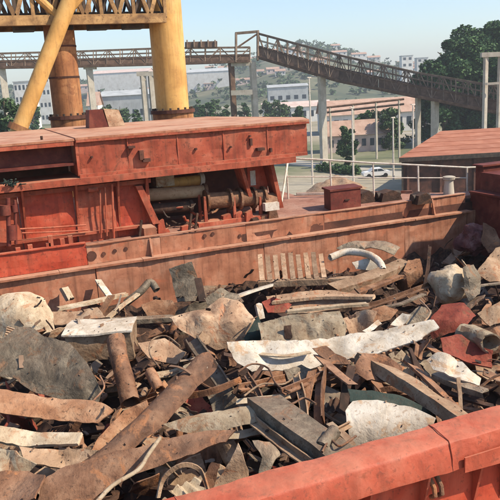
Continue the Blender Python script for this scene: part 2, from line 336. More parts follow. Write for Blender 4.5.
# hedge and earth mound behind the railing
s = MB()
for k in range(14):
    p = gp(322+2.6*k, 171+.3*k); crown_mesh(s, p+Vector((0,0,.6)), 1.3, .9, 260, .22, 400+k, 8)
tag(s.build('hedge', M['leafd'], fix=False), 'dark green hedge left of the parked white car', 'hedge')
s = MB(); c0 = gp(336, 190); K = 26
for j in range(K+1):
    for i in range(K+1):
        x = (i/K-.5)*9; y = (j/K-.5)*7; r2 = (x/4.5)**2+(y/3.5)**2
        s.v.append(c0+Vector((x, y, -.05+1.7*max(0, 1-r2)**1.1*(1+.5*noise.noise(Vector((x*.6, y*.6, 3))))+.15*noise.noise(Vector((x*2, y*2, 1))))))
s.f = [(j*(K+1)+i, j*(K+1)+i+1, j*(K+1)+i+K+2, j*(K+1)+i+K+1) for j in range(K) for i in range(K)]
tag(s.build('earth_mound', M['tan'], smooth=True), 'heap of tan earth in the yard below the hedge', 'earth heap')
# ------------------------------------------------------------------ buildings
def building(name, px0, px1, py_top, dep, label, wall, roofm, depth=14, gable=0.0, rows=1, cols=5, base=None, group=None, cat='building', win=True):
    a = od(px0, 90, dep); b = od(px1, 90, dep); bz = GZ if base is None else base
    zt = od((px0+px1)/2, py_top, dep).z; o = Vector((a.x, a.y, bz)); x = Vector((b.x-a.x, b.y-a.y, 0)); W = x.length; x.normalize(); y = Vector((-x.y, x.x, 0)); h = zt-bz
    e = empty(name, o+x*W/2); Z = Vector((0,0,1)); P = lambda u, v, z: o+x*u+y*v+Z*z
    hw = h*(1-gable)
    s = MB(); s.prism([P(0,0,-.5), P(W,0,-.5), P(W,depth,-.5), P(0,depth,-.5)], Z*(hw+.5)); wl = s.build('wall', wall, e)
    s = MB(); ov = .5
    if gable: s.prism([P(-ov,-ov,hw), P(-ov,depth/2,h), P(-ov,depth+ov,hw), P(-ov,depth/2,h-.3)], x*(W+2*ov)); s.prism([P(0,.05,hw-.05), P(0,depth/2,h-.35), P(0,depth-.05,hw-.05)], x*W)
    else: s.prism([P(-.3,-.3,hw), P(W+.3,-.3,hw), P(W+.3,depth+.3,hw), P(-.3,depth+.3,hw)], Z*.45)
    s.build('roof', roofm, e)
    if win:
        for r in range(rows):
            for c in range(cols):
                u = W*(c+.5)/cols; ww = min(W/cols*.5, 2.6); zc = hw*(r+.55)/rows; wh = min(hw/rows*.42, 2.2)
                s = MB(); s.prism([P(u-ww/2,-.06,zc-wh/2), P(u+ww/2,-.06,zc-wh/2), P(u+ww/2,-.06,zc+wh/2), P(u-ww/2,-.06,zc+wh/2)], y*.12); f = s.build('window', M['glass'], e)
    return tag(e, label, cat, group)
building('warehouse', 188, 231, 68, 650, 'long white warehouse seen right of the yellow column', M['wallw'], M['wallg'], 40, .15, 1, 6, win=False, base=hillp(210, .3).z-2)
building('factory_hall', 93, 150, 69, 640, 'big pinkish white factory hall between the two big columns', M['wallw'], M['wallp'], 40, .12, 2, 8, win=False, base=hillp(120, .28).z-2)
building('factory_hall', 98, 152, 90, 250, 'low grey hall in front of the pinkish white factory hall', M['wallg'], M['wallg'], 18, .12, 1, 7)
building('office_block', 14, 30, 82, 330, 'white office block beside the diagonal brace at left', M['wallw'], M['wallg'], 12, 0, 4, 4)
building('office_block', 34, 50, 74, 380, 'taller white office block between brace and brown column', M['wallw'], M['wallg'], 12, 0, 4, 4)
building('low_house', 86, 96, 92, 240, 'small white house right of the brown column', M['wallw'], M['roofd'], 8, .3, 1, 2)
building('grey_hall', 268, 308, 84, 380, 'pale grey hall under the peak of the conveyor', M['wallg'], M['wallg'], 20, .1, 1, 5)
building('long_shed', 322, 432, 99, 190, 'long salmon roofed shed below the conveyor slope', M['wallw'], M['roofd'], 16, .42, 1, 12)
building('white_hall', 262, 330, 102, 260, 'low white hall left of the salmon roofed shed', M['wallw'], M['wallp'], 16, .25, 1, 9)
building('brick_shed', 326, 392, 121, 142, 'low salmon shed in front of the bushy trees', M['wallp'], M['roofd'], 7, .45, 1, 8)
building('white_tower', 402, 413, 56, 600, 'white tower block on the hill crest right of centre', M['wallw'], M['wallg'], 10, 0, 6, 2)
building('white_tower', 417, 428, 58, 640, 'second pale tower block on the crest, nearer the dark trees', M['wallw'], M['wallg'], 10, 0, 6, 2)
def relpos(px):
    return ('left of the yellow column' if px < 150 else 'between yellow column and conveyor peak' if px < 250 else 'above the upper conveyor slope' if px < 330 else 'above the middle of the conveyor slope')
HL = []
HW = [M['wallw'], M['wallp'], M['wallw'], M['conc']]
for i in range(60):
    px = rnd.uniform(5, 425); f = rnd.uniform(.2, .9); p = hillp(px, f); dep = (p-CAM).dot(fw)
    x = Vector((math.cos(YAW+rnd.uniform(-.4,.4)), -math.sin(YAW), 0)).normalized(); y = Vector((-x.y, x.x, 0)); W = rnd.uniform(8, 17); D = rnd.uniform(7, 10); h = rnd.uniform(3.5, 8); Z = Vector((0,0,1)); o = p-Z*1.5
    P = lambda u, v, z: o+x*u+y*v+Z*z
    e = empty('hillside_house', o); wm = HW[i % 4]
    MB().prism([P(0,0,0), P(W,0,0), P(W,D,0), P(0,D,0)], Z*(h+1.5)).build('wall', wm, e)
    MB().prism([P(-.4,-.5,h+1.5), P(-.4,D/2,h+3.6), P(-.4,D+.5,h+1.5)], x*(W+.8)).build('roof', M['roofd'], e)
    for c in range(3):
        u = W*(c+.5)/3; MB().prism([P(u-.7,-.06,h-1), P(u+.7,-.06,h-1), P(u+.7,-.06,h+.6), P(u-.7,-.06,h+.6)], y*.1).build('window', M['glass'], e)
    kk = ('white' if wm in (M['wallw'],) else 'pinkish' if wm == M['wallp'] else 'grey', relpos(px))
    HL.append((px, f, kk, e, W))

ORD = ['first', 'second', 'third', 'fourth', 'fifth', 'sixth', 'seventh', 'eighth', 'ninth', 'tenth', 'eleventh', 'twelfth', 'thirteenth', 'fourteenth', 'fifteenth']
for kk in sorted(set(h[2] for h in HL)):
    g = sorted([h for h in HL if h[2] == kk], key=lambda h: h[0])
    for i, h in enumerate(g):
        tag(h[3], f'{ORD[i]} from left of the {kk[0]} gabled hillside houses {kk[1]}' if len(g) > 1 else f'only {kk[0]} gabled hillside house {kk[1]}', 'house', f'{kk[0]} hillside houses {kk[1]}')
# ------------------------------------------------------------------ shed with orange roof (right)
e = empty('open_shed', oz(440, 190, GZ)); 
A = od(399, 158, 80); B = od(720, 142, 80); zE = A.z
dirx = (B-A); dirx.z = 0; LX = dirx.length; dirx.normalize(); diry = Vector((-dirx.y, dirx.x, 0))
C1 = od(441, 131, 99); run = (C1-A).dot(diry); rise = C1.z-zE; sk = (C1-A).dot(dirx)
SP = lambda u, v, z: Vector((A.x, A.y, zE))+dirx*u+diry*v+Vector((0,0,z))
ntile = 6
for i in range(ntile):
    t0, t1 = i/ntile, (i+1)/ntile
    s = MB(); q = [SP(sk*t0, run*t0, rise*t0+.03), SP(LX, run*t0, rise*t0+.03), SP(LX, run*t1+.25, rise*t1-.02), SP(sk*t1, run*t1+.25, rise*t1-.02)]
    s.prism(q, Vector((0,0,-.12))); s.build('roof_sheet', M['roof'], e)
MB().prism([SP(0,-.1,0), SP(LX,-.1,0), SP(LX,-.1,-.5), SP(0,-.1,-.5)], diry*.1).build('fascia', M['darkst'], e)
for u in (1, 5, 9, 13):
    for v in (.6, run-.6):
        MB().bar(SP(max(u, sk*v/run+.8), v, rise*v/run-.15), Vector((*SP(max(u, sk*v/run+.8), v, 0).xy, GZ)), .3).build('post', M['hull'], e)  # post colour set dark to sink into the shade
MB().prism([SP(sk*.7,run*.7,rise*.7-.2), SP(LX,run*.7,rise*.7-.2), SP(LX,run*.7,GZ-zE), SP(sk*.7,run*.7,GZ-zE)], diry*.2).build('back_wall', M['darkst'], e)  # back and side walls darkened to add to the shade under the roof
MB().prism([SP(.5,.7,-.1), SP(LX-.5,.7,-.1), SP(LX-.5,.7,GZ-zE), SP(.5,.7,GZ-zE)], diry*.2).build('shade_front', M['hull'], e)  # dark sheet put across the open front for the shade inside
MB().prism([SP(.4,.5,-.4), SP(sk*.7,run*.7,rise*.7-.2), SP(sk*.7,run*.7,GZ-zE), SP(.4,.5,GZ-zE)], dirx*.2).build('side_wall', M['darkst'], e)
tag(e, 'open shed with sloping orange roof at the right edge', 'shed')

# ------------------------------------------------------------------ steel portal frame by trees
e = empty('portal_frame', od(490, 150, 105)); b = MB()
for px in (486, 500.5):
    t = od(px, 55, 105); MB().bar(t, Vector((t.x, t.y, GZ)), .55).build('post', M['conc'], e)
MB().bar(od(481, 55, 105), od(508, 54, 105), .8, .7).build('beam', M['conc'], e)
MB().bar(od(486, 84, 105), od(500, 83, 105), .35).build('cross_bar', M['conc'], e)
tag(e, 'grey portal frame standing before the dark trees at right edge', 'frame')

# ------------------------------------------------------------------ pipe bridge on posts
e = empty('pipe_bridge', gp(380, 135))
p0, p1 = od(322, 113, 128), od(404, 104, 128)
for dz, m_ in ((0, M['darkst']), (.9, M['conv'])):
    MB().tube([p0+Vector((0,0,dz)), p1+Vector((0,0,dz))], .2, 8).build('pipe', m_, e, True)
for t in (.1, .38, .66, .94):
    p = p0.lerp(p1, t); MB().bar(Vector((p.x, p.y, p.z+.9)), Vector((p.x, p.y, GZ)), .3).build('post', M['conc'], e)
tag(e, 'twin pipes on concrete posts below the conveyor slope', 'pipe bridge')

# ------------------------------------------------------------------ lamp or marker posts of the yard
for i, (px, yt, dp, lb) in enumerate([(309, 78, 99, 'tallest thin pale post, beside the conveyor trestle at centre right'), (352, 108, 100, 'thin pale post left of the low salmon shed'), (393, 118, 100, 'thin pale post right of the low salmon shed'), (413, 105, 96, 'thin pale post above the orange roof corner')]):
    t = od(px, yt, dp); s = MB(); s.tube([Vector((t.x, t.y, GZ)), t], [.16, .1], 8); s.box(t.x-.3, t.x+.3, t.y-.12, t.y+.12, t.z, t.z+.15)
    tag(s.build('yard_post', M['railw']), lb, 'post', 'thin posts in the yard')

# ------------------------------------------------------------------ conveyor gallery
CV = empty('conveyor_gallery', od(250, 116, 130)); away = Vector((math.sin(YAW), math.cos(YAW), 0))
def gallery(pts, name_d, roofless=True, step=3.0, cap=True):
    # pts: [(px, py_bottom, py_top, depth)], bottom chord band and lattice rail above
    for a, b in zip(pts[:-1], pts[1:]):
        B0, B1 = od(a[0], a[1], a[3]), od(b[0], b[1], b[3]); T0, T1 = od(a[0], a[2], a[3]), od(b[0], b[2], b[3])
        for off in (0, 2.6):
            o = away*off
            MB().bar(B0+o, B1+o, .3, .45).build('bottom_chord', M['conv'], CV); MB().bar(T0+o, T1+o, .2, .22).build('top_chord', M['convl'], CV)
            band = .42 if not off else .5
            q0, q1 = B0.lerp(T0, band), B1.lerp(T1, band)
            MB().bar(q0+o, q1+o, .2, .25).build('middle_chord', M['conv'], CV)
            MB().bar(B0.lerp(T0, .72)+o, B1.lerp(T1, .72)+o, .12, .14).build('rail', M['convl'], CV)
            n = max(2, int((B1-B0).length/step))
            for i in range(n+1):
                t = i/n; MB().bar(B0.lerp(B1, t)+o, T0.lerp(T1, t)+o, .16).build('upright', M['convl'], CV)
                if i < n:
                    t2 = (i+1)/n
                    MB().bar((B0.lerp(B1, t) if i % 2 else T0.lerp(T1, t))+o, (T0.lerp(T1, t2) if i % 2 else B0.lerp(B1, t2))+o, .13).build('diagonal', M['convl'], CV)
        # side cladding of the lower half in sheets, belt trough inside
        n = max(2, int((B1-B0).length/6))
        for i in range(n):
            t, t2 = i/n+.004, (i+1)/n-.004; z = .05+.04*(i % 2)
            MB().prism([B0.lerp(B1, t), B0.lerp(B1, t2), B0.lerp(T0, .42).lerp(B1.lerp(T1, .42), t2), B0.lerp(T0, .42).lerp(B1.lerp(T1, .42), t)], away*(.1+z)).build('side_sheet', M['conv'], CV)
        MB().prism([B0+away*.3, B1+away*.3, B1+away*2.4, B0+away*2.4], Vector((0,0,.25))).build('belt_floor', M['darkst'], CV)
gallery([(-30, 68, 54, 128), (80, 66, 51, 128), (160, 64, 48, 128), (250, 61, 47, 128)], 'left', step=2.4)
gallery([(258, 57, 33, 128), (340, 81, 55, 122), (420, 97, 73, 114), (520, 117, 90, 106)], 'right', step=2.0)
# head frame at the peak
for px, y0, y1 in ((236, 33, 62), (258, 31, 60)):
    for off in (0, 2.6): MB().bar(od(px, y0, 128)+away*off, od(px, y1, 128)+away*off, .35).build('head_post', M['convl'], CV)
for off in (0, 2.6):
    MB().bar(od(235, 33, 128)+away*off, od(259, 31, 128)+away*off, .3).build('head_beam', M['convl'], CV)
    MB().bar(od(236, 48, 128)+away*off, od(258, 33, 128)+away*off, .2).build('head_brace', M['conv'], CV)
MB().prism([od(185, 48, 127.5), od(217, 47, 127.5), od(217, 41, 127.5), od(185, 42, 127.5)], away*2).build('drive_cabin', M['conv'], CV)
for px in (187, 194, 201, 208, 215): MB().bar(od(px, 47, 127.3), od(px, 40, 127.3), .2).build('cabin_rib', M['convl'], CV)
def leg(px, yt, dep, wd, mat, off=0): 
    t = od(px, yt, dep)+away*off; return MB().bar(t, Vector((t.x, t.y, GZ)), wd).build('trestle_leg', mat, CV)
for px, yt, dp, wd in ((231, 63, 129, .9), (252.5, 62, 129, 1.0), (321.5, 75, 124.5, 1.1), (89, 67, 129, 1.1), (2, 69, 129, 1.2), (418, 98, 116, .7), (435, 101, 114, .95), (143, 76, 128, 1.0), (151, 76, 128, 1.0)):
    leg(px, yt, dp, wd, M['conc'] if wd != .9 else M['conv']); 
for a, b, y in ((231, 252.5, 93), (231, 252.5, 64)): MB().bar(od(a, y, 128.8), od(b, y-1, 128.8), .6, .9).build('trestle_tie', M['conc'], CV)
MB().bar(od(137, 74, 128), od(157, 73.5, 128), 1.2, .8).build('trestle_cap', M['conc'], CV)
MB().bar(od(84, 67.5, 129), od(96, 67.5, 129), 1.2, .7).build('trestle_cap', M['conc'], CV)
tag(CV, 'long rusty conveyor gallery crossing on trestles and sloping down right', 'conveyor')

# ------------------------------------------------------------------ parked car
def car(px, py, label):
    g = oz(px, py, GZ); e = empty('parked_car', g); a = R(4)-YAW
    x = Vector((math.cos(a), math.sin(a), 0)); y = Vector((-x.y, x.x, 0)); Z = Vector((0,0,1)); P = lambda u, v, z: g+x*u+y*v+Z*z
    prof = [(-2.1,.35),(-2.15,.75),(-1.9,.9),(-1.2,.95),(-.6,1.4),(.7,1.43),(1.4,1.0),(2.05,.9),(2.1,.35)]
    MB().prism([P(u,-.82,z) for u, z in prof], y*1.64).build('body', M['carw'], e)
    for v in (-.835, .825):
        for q in ([(-1.0,.98),(-.55,1.33),(.02,1.35),(.02,.98)], [(.1,.98),(.1,1.35),(.62,1.36),(1.15,1.0)]):
            MB().prism([P(u,v,z) for u, z in q], y*.02).build('window', M['glass'], e)
        for u in (-1.3, 1.3):
            t = MB().tube([P(u, v-.06, .33), P(u, v+.1, .33)], .33, 14).build('wheel', M['tyre'], e)
    MB().prism([P(1.42,-.7,1.01), P(1.42,.7,1.01), P(.78,.62,1.41), P(.78,-.62,1.41)], Z*.02).build('windscreen', M['glass'], e)
    tag(e, label, 'car')
car(376, 177, 'white car parked in the yard behind the white railing')

# ================================================================== CRANE with yellow columns
CR = empty('gantry_crane', Vector((4, 25, .4)))
def column(pxt, pyt, pxb, pyb, Y, rad, mat, ring):
    b = oy(pxb, pyb, Y); t = b+Vector((0,0,12)); s = MB()
    s.tube([Vector((b.x, b.y, .38)), b], rad*1.25, 24); s.build('pedestal', M['ochre'], CR, True)
    c = MB().tube([b+(t-b)*i/6 for i in range(7)], rad, 36).build('column', mat, CR, True)
    MB().tube([b, b+Vector((0,0,.12))], rad*1.35, 28).build('base_ring', M['hull'], c)
    if ring:
        for z in (1.35, 2.35): MB().tube([b+Vector((0,0,z)), b+Vector((0,0,z+.06))], rad*1.03, 28).build('band', M['hull'], c)  # dark rings painted for the curved shadow lines across the column
    for k in range(16):
        g = k*math.pi/8; q = b+Vector((math.cos(g)*rad*1.2, math.sin(g)*rad*1.2, .12)); MB().tube([q, q+Vector((0,0,.07))], .04, 6).build('bolt', M['darkst'], c)
    return b
cb1 = column(166, 0, 173, 113, 24.5, .59, M['yellow'], False)
cb2 = column(64, 0, 69, 119, 24.5, .50, M['ochre'], True)
d0, d1 = oy(20, 127, 23.2), oy(71, -3, 23.2); dd = (d1-d0).normalized()
MB().tube([d0-dd*1.0, d0.lerp(d1, .5), d1+dd*4], .25, 24).build('diagonal_brace', M['yellow'], CR, True)
MB().tube([d0-dd*.15, d0+dd*.05], .36, 20).build('brace_foot', M['ochre'], CR)
zc = oy(75, 21, 24.5).z; xA = oy(-40, 22, 24.5).x; xB = oy(158, 17, 24.5).x
for yy in (23.6, 25.6):
    MB().box(xA, xB, yy-.12, yy+.12, zc-.2, zc+.1).build('bottom_chord', M['truss'], CR)
    MB().box(xA, xB, yy-.1, yy+.1, zc+1.5, zc+1.7).build('top_chord', M['truss'], CR)
    n = 12
    for i in range(n+1):
        x = xA+(xB-xA)*i/n; MB().bar((x, yy, zc), (x, yy, zc+1.5), .11).build('truss_post', M['darkst'] if i % 2 else M['truss'], CR)
        if i < n:
            x2 = xA+(xB-xA)*(i+1)/n; z1, z2 = (zc, zc+1.5) if i % 2 else (zc+1.5, zc)
            MB().bar((x, yy, z1), (x2, yy, z2), .13).build('truss_diagonal', M['truss'], CR)
            MB().bar((x, yy+.06, z2), (x2, yy+.06, z1), .08).build('truss_diagonal', M['darkst'], CR)
for i in range(13):
    x = xA+(xB-xA)*i/12; MB().bar((x, 23.6, zc+.02), (x, 25.6, zc+.02), .12).build('cross_member', M['darkst'], CR)
MB().box(xA, xB, 23.8, 25.4, zc+.14, zc+.2).build('walkway_plate', M['darkst'], CR)
for i in range(5):
    x = xA+(xB-xA)*(i+.6)/5.4; MB().box(x-.35, x+.3, 23.9, 24.6, zc-.32, zc-.02).build('hanger_box', M['darkst'], CR)
MB().tube([Vector((cb2.x, 23.55, zc+.1)), Vector((cb1.x-.2, 24.2, zc+2.6))], .09, 10).build('tie_rod', M['yellow'], CR)
for dx in (-2.3, 2.3): MB().tube([Vector((cb2.x, 23.55, zc-.05)), Vector((cb2.x+dx, 23.55, zc+2.3))], .13, 10).build('knee_brace', M['yellow'], CR)
tag(CR, 'yellow tubular crane gantry with lattice truss behind the red hatch cover', 'crane')

# ================================================================== SHIP
SH = empty('cargo_ship', Vector((6, 14, GZ)))
YC = 15.32; XL = -6.0; XE = 13.2; UZ = .42
def S(name, mat, parent=None, f=None, **k):
    mb = MB(); f(mb); return mb.build(name, mat, parent or SH, **k)
def wobble_plate(x0, x1, z0, z1, y, mat, name, amp=.02, th=.03, parent=None, n=8, seed=0):
    mb = MB(); K = max(3, int((x1-x0)/(.16))); J = max(3, int((z1-z0)/.16))
    for side in (0, 1):
        for j in range(J+1):
            for i in range(K+1):
                x = x0+(x1-x0)*i/K; z = z0+(z1-z0)*j/J
                d = amp*noise.noise(Vector((x*1.3, z*1.6, seed)))+amp*.5*noise.noise(Vector((x*4, z*4, seed+5)))
                mb.v.append(Vector((x, y+d+side*th, z)))
    o = (K+1)*(J+1)
    for j in range(J):
        for i in range(K):
            a = j*(K+1)+i; mb.f.append((a, a+1, a+K+2, a+K+1)); mb.f.append((o+a, o+a+K+1, o+a+K+2, o+a+1))
    for i in range(K):
        mb.f.append((i, o+i, o+i+1, i+1)); a = J*(K+1)+i; mb.f.append((a, a+1, o+a+1, o+a))
    for j in range(J):
        a = j*(K+1); mb.f.append((a, a+K+1, o+a+K+1, o+a)); a += K; mb.f.append((a, o+a, o+a+K+1, a+K+1))
    return mb.build(name, mat, parent or SH, smooth=False)
# hull body (below), hold shell
S('hull_side', M['hull'], f=lambda b: b.prism([(XL, 27, -10.9), (9.3, 27, -10.9), (9.3, 18.95, -10.9), (13.25, 16.05, -10.9), (18, 15.4, -10.9), (18, 15.2+.3, -10.9), (XL, 15.5+.1, -10.9)], (0,0,11.1)))
S('hull_side', M['hull'], f=lambda b: b.box(XL, 18, 4.0, 5.5, -10.9, -1.2))
S('hold_floor', M['hull'], f=lambda b: b.box(XL, XE, 5.5, 15.6, -3.2, -3.0))
# far hold wall: plates with welded seams
x = XL; i = 0
while x < XE-.1:
    x1 = min(x+2.1, XE); wobble_plate(x+.006, x1-.006, -3.0, -.02, YC+.06+.006*(i % 2), M['coam'], 'hold_plate', .035, .03, seed=i); x = x1; i += 1
# coaming ledge (flange)
S('coaming_ledge', M['coam'], f=lambda b: [b.box(XL+1.9*k, XL+1.9*k+1.892, YC-.02-.012*(k % 2), YC+.22, -.045, .0+.004*(k % 3)) for k in range(10)])
# upstand plates; the left one brighter red and a little taller
xb = oy(87, 255, YC+.2).x
for i, (a, b_, zt, mt) in enumerate([(XL, -1.0, .5, 'shipr'), (-.99, xb, .5, 'shipr'), (xb+.01, 4.0, .44, 'coam'), (4.01, 6.2, .42, 'coam'), (6.21, 8.4, .44, 'coam'), (8.41, 10.6, .45, 'coam'), (10.61, XE-.25, .45, 'coam')]):
    wobble_plate(a, b_, .006, zt, YC+.22+.01*(i % 2), M[mt], 'upstand_plate', .04, .03, seed=20+i)
S('upstand_cap', M['coam'], f=lambda b: b.box(xb+.01, XE-.25, YC+.19, YC+.33, .452, .475))
S('upstand_cap', M['shipr'], f=lambda b: b.box(XL, xb, YC+.18, YC+.34, .512, .535))
for k, px in enumerate((88, 108, 150, 192, 236, 284, 330, 365, 400, 432)):      # stiffener ribs on the upstand
    q = oy(px, 240, YC+.2); S('rib', M['coam'], f=lambda b: b.prism([(q.x-.02, YC+.2, .01), (q.x-.02, YC+.06, .01), (q.x-.02, YC+.19, .44)], (.04, 0, 0))) if k in (2, 9) else None
for px, py in ((92, 256), (104, 254), (115, 251), (126, 249), (205, 236), (213, 234), (240, 236)):  # dark discs painted for the shade inside scupper holes
    q = oy(px, py, YC+.2); S('scupper', M['hull'], f=lambda b: b.tube([q+Vector((0,.0,0)), q+Vector((0,.05,0))], .045 if px != 92 else .11, 14))
# deck
S('deck', M['deck'], f=lambda b: b.prism([(XL, YC+.27, .3), (XE+5, YC+.27, .3), (XE+5, 15.75, .3), (13.3, 16.2, .3), (9.35, 19.05, .3), (9.35, 27.1, .3), (XL, 27.1, .3)], (0,0,.08)))
S('deck_edge', M['railw'], f=lambda b: b.bar((9.35, 19.0, .42), (10.9, 17.9, .42), .08, .07))
for a, b_ in (((4.0, 16.0), (4.0, 26)), ((9.36, 19.05), (12.2, 17.0))): S('deck_edge_bar', M['deck'], f=lambda b: b.bar((*a, .42), (*b_, .42), .06, .08))
# main bulkhead under the hatch, recessed panels between frames
YB = 16.25; FZ = 1.86
wx = lambda px, py, y=YB: oy(px, py, y).x
xr = wx(152, 200)
for i, (a, b_) in enumerate(((XL, -2.6), (-2.6, -.2), (-.2, wx(20, 215)), (wx(20, 215), wx(76, 215)), (wx(76, 215), wx(116, 210)), (wx(116, 210), xr-.12))):
    wobble_plate(a+.008, b_-.008, .38, FZ, YB+(.1 if i != 4 else .04), M['shipr' if i in (3, 5) else 'ship'], 'bulkhead_panel', .05, .03, seed=40+i)
S('lower_stringer', M['ship'], f=lambda b: b.box(XL, xr, YB-.1, YB+.09, .58, .64))
S('upper_stringer', M['ship'], f=lambda b: b.box(XL, xr, YB-.06, YB+.09, FZ-.22, FZ-.12))
def knee(x, y0, y1, z0, z1, th=.035, mat='ship', name='knee_bracket', lean=0.0):
    pts = []
    for k in range(9):
        t = k/8; pts.append((x+lean*t, y0+(y1-y0)*(1-t)**1.8 if False else y1-(y1-y0)*(t**1.7), z0+(z1-z0)*t))
    poly = [(x, y1, z0)]+[(p[0], p[1], p[2]) for p in pts[1:]]+[(x+lean, y1, z1)]
    return S(name, M[mat], f=lambda b: b.prism(poly, (th, 0, 0)))
for px in (22, 76, 118, 146):
    knee(wx(px, 205), YB-.28, YB+.08, .62, FZ, .045)
# slanted gussets at the recess and the machinery bay
def gusset(px0, py0, px1, py1, y0, y1, wd, mat='ship'):
    a, b2 = oy(px0, py0, y0), oy(px1, py1, y1)
    return S('slanted_gusset', M[mat], f=lambda b: b.prism([a-Vector((wd/2,0,0)), a+Vector((wd/2,0,0)), b2+Vector((wd*.8,0,0)), b2-Vector((wd*.3,0,0))], (0, .5, 0)))
gusset(139, 186, 155, 224, YB-.15, YB-.15, .16)
gusset(241, 165, 250, 197, YB-.1, YB+.1, .09); gusset(271, 160, 281, 208, YB-.12, YB+.1, .1)
gusset(150, 228, 150, 258, YC+.34, YC+.34, .3, 'coam')
# pipes and rods on the left wall
for (pa, pb, r_) in (((20, 229), (86, 225), .02), ((22, 233), (88, 230), .018), ((100, 190), (101, 238), .02), ((105, 187), (107, 236), .016), ((112, 184), (114, 238), .026), ((88, 190), (98, 189), .05)):
    a, b2 = oy(*pa, YB-.16), oy(*pb, YB-.16); S('pipe_run', M['ship'], f=lambda b: b.tube([a, a.lerp(b2, .5)+Vector((0, .01, -.012)), b2], r_, 8), smooth=True)
for px, y0, y1, r_ in ((8, 198, 246, .05), (15, 200, 244, .035), (5, 205, 215, .12), (11, 225, 240, .10), (14, 205, 212, .07)):
    a, b2 = oy(px, y0, YB-.3), oy(px+1, y1, YB-.3); S('valve_pipe', M['maroon'], f=lambda b: b.tube([a, b2], r_, 10), smooth=True)
for px, py in ((30, 247), (48, 245), (50, 238), (62, 241), (70, 238), (18, 250)):
    q = oy(px, py, YC+.4); S('stub', M['ship'], f=lambda b: b.box(q.x-.05, q.x+.05, YC+.3, YC+.42, .4, q.z+.06))
for px in (140, 190, 196): 
    q = oy(px, 250, YC+.4); S('stub', M['dark'], f=lambda b: b.bar((q.x, YC+.38, .4), (q.x+.1, YC+.38, .85), .05))
# hatch rest flange
S('hatch_flange', M['ship'], f=lambda b: b.box(XL, wx(290, 156), YB-.32, YB+1.6, FZ, FZ+.07))
S('flange_lip', M['ship'], f=lambda b: b.box(XL, wx(290, 156), YB-.35, YB-.322, FZ-.06, FZ+.09))
# machinery bay rear wall, panel with white patch, deck clutter
S('bay_rear_wall', M['hull'], f=lambda b: b.box(xr, wx(272, 190)+.3, 18.2, 18.25, .38, FZ))
S('bay_side_wall', M['ship'], f=lambda b: b.box(xr-.11, xr-.06, YB-.05, 18.2, .38, FZ))
p0, p1 = oy(247, 167, 16.7), oy(268, 194, 16.7)
pn = S('bay_panel', M['shipr'], f=lambda b: b.box(p0.x, p1.x, 16.7, 16.74, p1.z, FZ))
q0, q1 = oy(250, 171, 16.69), oy(256, 185, 16.69); S('painted_patch', M['railw'], pn, lambda b: b.box(q0.x, q1.x, 16.69, 16.7, q1.z, q0.z))
# end wall of the hold, end deck
S('end_wall', M['maroon'], f=lambda b: b.box(XE, XE+.06, 5.8, YC+.3, -3, UZ+.05))
S('end_coaming_cap', M['maroon'], f=lambda b: b.box(XE-.12, XE+.3, 5.8, YC+.2, UZ+.052, UZ+.1))
S('end_deck', M['deck'], f=lambda b: b.box(XE+.07, 18, 4.0, YC+.25, .2, .36))
for y in (7, 8.8, 10.6, 12.4, 14.2): S('end_wall_frame', M['maroon'], f=lambda b: b.box(XE-.16, XE-.002, y, y+.08, -2.6, UZ))
# near coaming: flange, rolled face, lower plate, brackets
YN = 5.76
def near_profile(x0, x1, n=40):
    prof = [(YN, -.05), (YN, -.006), (YN-.012, .004), (YN-.10, .004), (YN-.2, -.004), (YN-.28, -.016), (YN-.345, -.03), (YN-.362, -.042), (YN-.37, -.06), (YN-.385, -.13), (YN-.40, -.20), (YN-.415, -.27), (YN-.42, -.33), (YN-.40, -.345), (YN-.38, -.33), (YN-.36, -.2), (YN-.33, -.08), (YN-.2, -.05)]
    mb = MB(); K = len(prof)
    for i in range(n+1):
        x = x0+(x1-x0)*i/n
        for y, z in prof:
            d = .022*noise.noise(Vector((x*1.3, y*3, z*3)))+.008*noise.noise(Vector((x*6, y*8, z*8)))
            mb.v.append(Vector((x, y+d, z+d*.8)))
    for i in range(n):
        for k in range(K): mb.f.append((i*K+k, i*K+(k+1)%K, (i+1)*K+(k+1)%K, (i+1)*K+k))
    mb.f.append(tuple(range(K))[::-1]); mb.f.append(tuple(n*K+k for k in range(K))); return mb
nc = near_profile(-2.5, XE, 300).build('near_coaming', M['near'], SH, smooth=28)
for xx in (1.4, 4.35, 7.3):
    S('weld_bead', M['near'], nc, lambda b: b.tube([Vector((xx+.006*math.sin(k*2.1), y, z)) for k, (y, z) in enumerate([(YN-.004, .008), (YN-.10, .012), (YN-.2, .005), (YN-.28, -.008), (YN-.345, -.022), (YN-.378, -.05), (YN-.395, -.13), (YN-.412, -.2), (YN-.426, -.27), (YN-.43, -.33)])], .007, 6), smooth=True)
wobble_plate(-2.5, XE, -3.0, -.055, YN-.05, M['shipr'], 'near_hold_plate', .02, .04, seed=77)
a = oz(464, 452, 0)
ov = oy(463, 455, YN-.43); 
S('doubler_plate', M['near'], f=lambda b: b.prism([(ov.x, YN-.448, -.20), (ov.x+2.2, YN-.448, -.20), (ov.x+2.2, YN-.448, -.41), (ov.x+.6, YN-.448, -.40), (ov.x, YN-.448, -.375)], (0, -.02, 0)))
S('near_side_plate', M['shipr'], f=lambda b: b.box(-2.5, XE, YN-.16, YN-.12, -1.2, -.1))
S('near_deck', M['deck'], f=lambda b: b.box(-2.5, 18, 4.0, YN-.13, -1.19, -1.12))
for k in range(22):
    xx = -2.2+.62*k+.11*(k % 3); S('near_bracket', M['near'], f=lambda b: b.prism([(xx, YN-.16, -.33), (xx, YN-.35, -.33), (xx, YN-.20, -.95), (xx, YN-.16, -1.1)], (.03, 0, 0)))
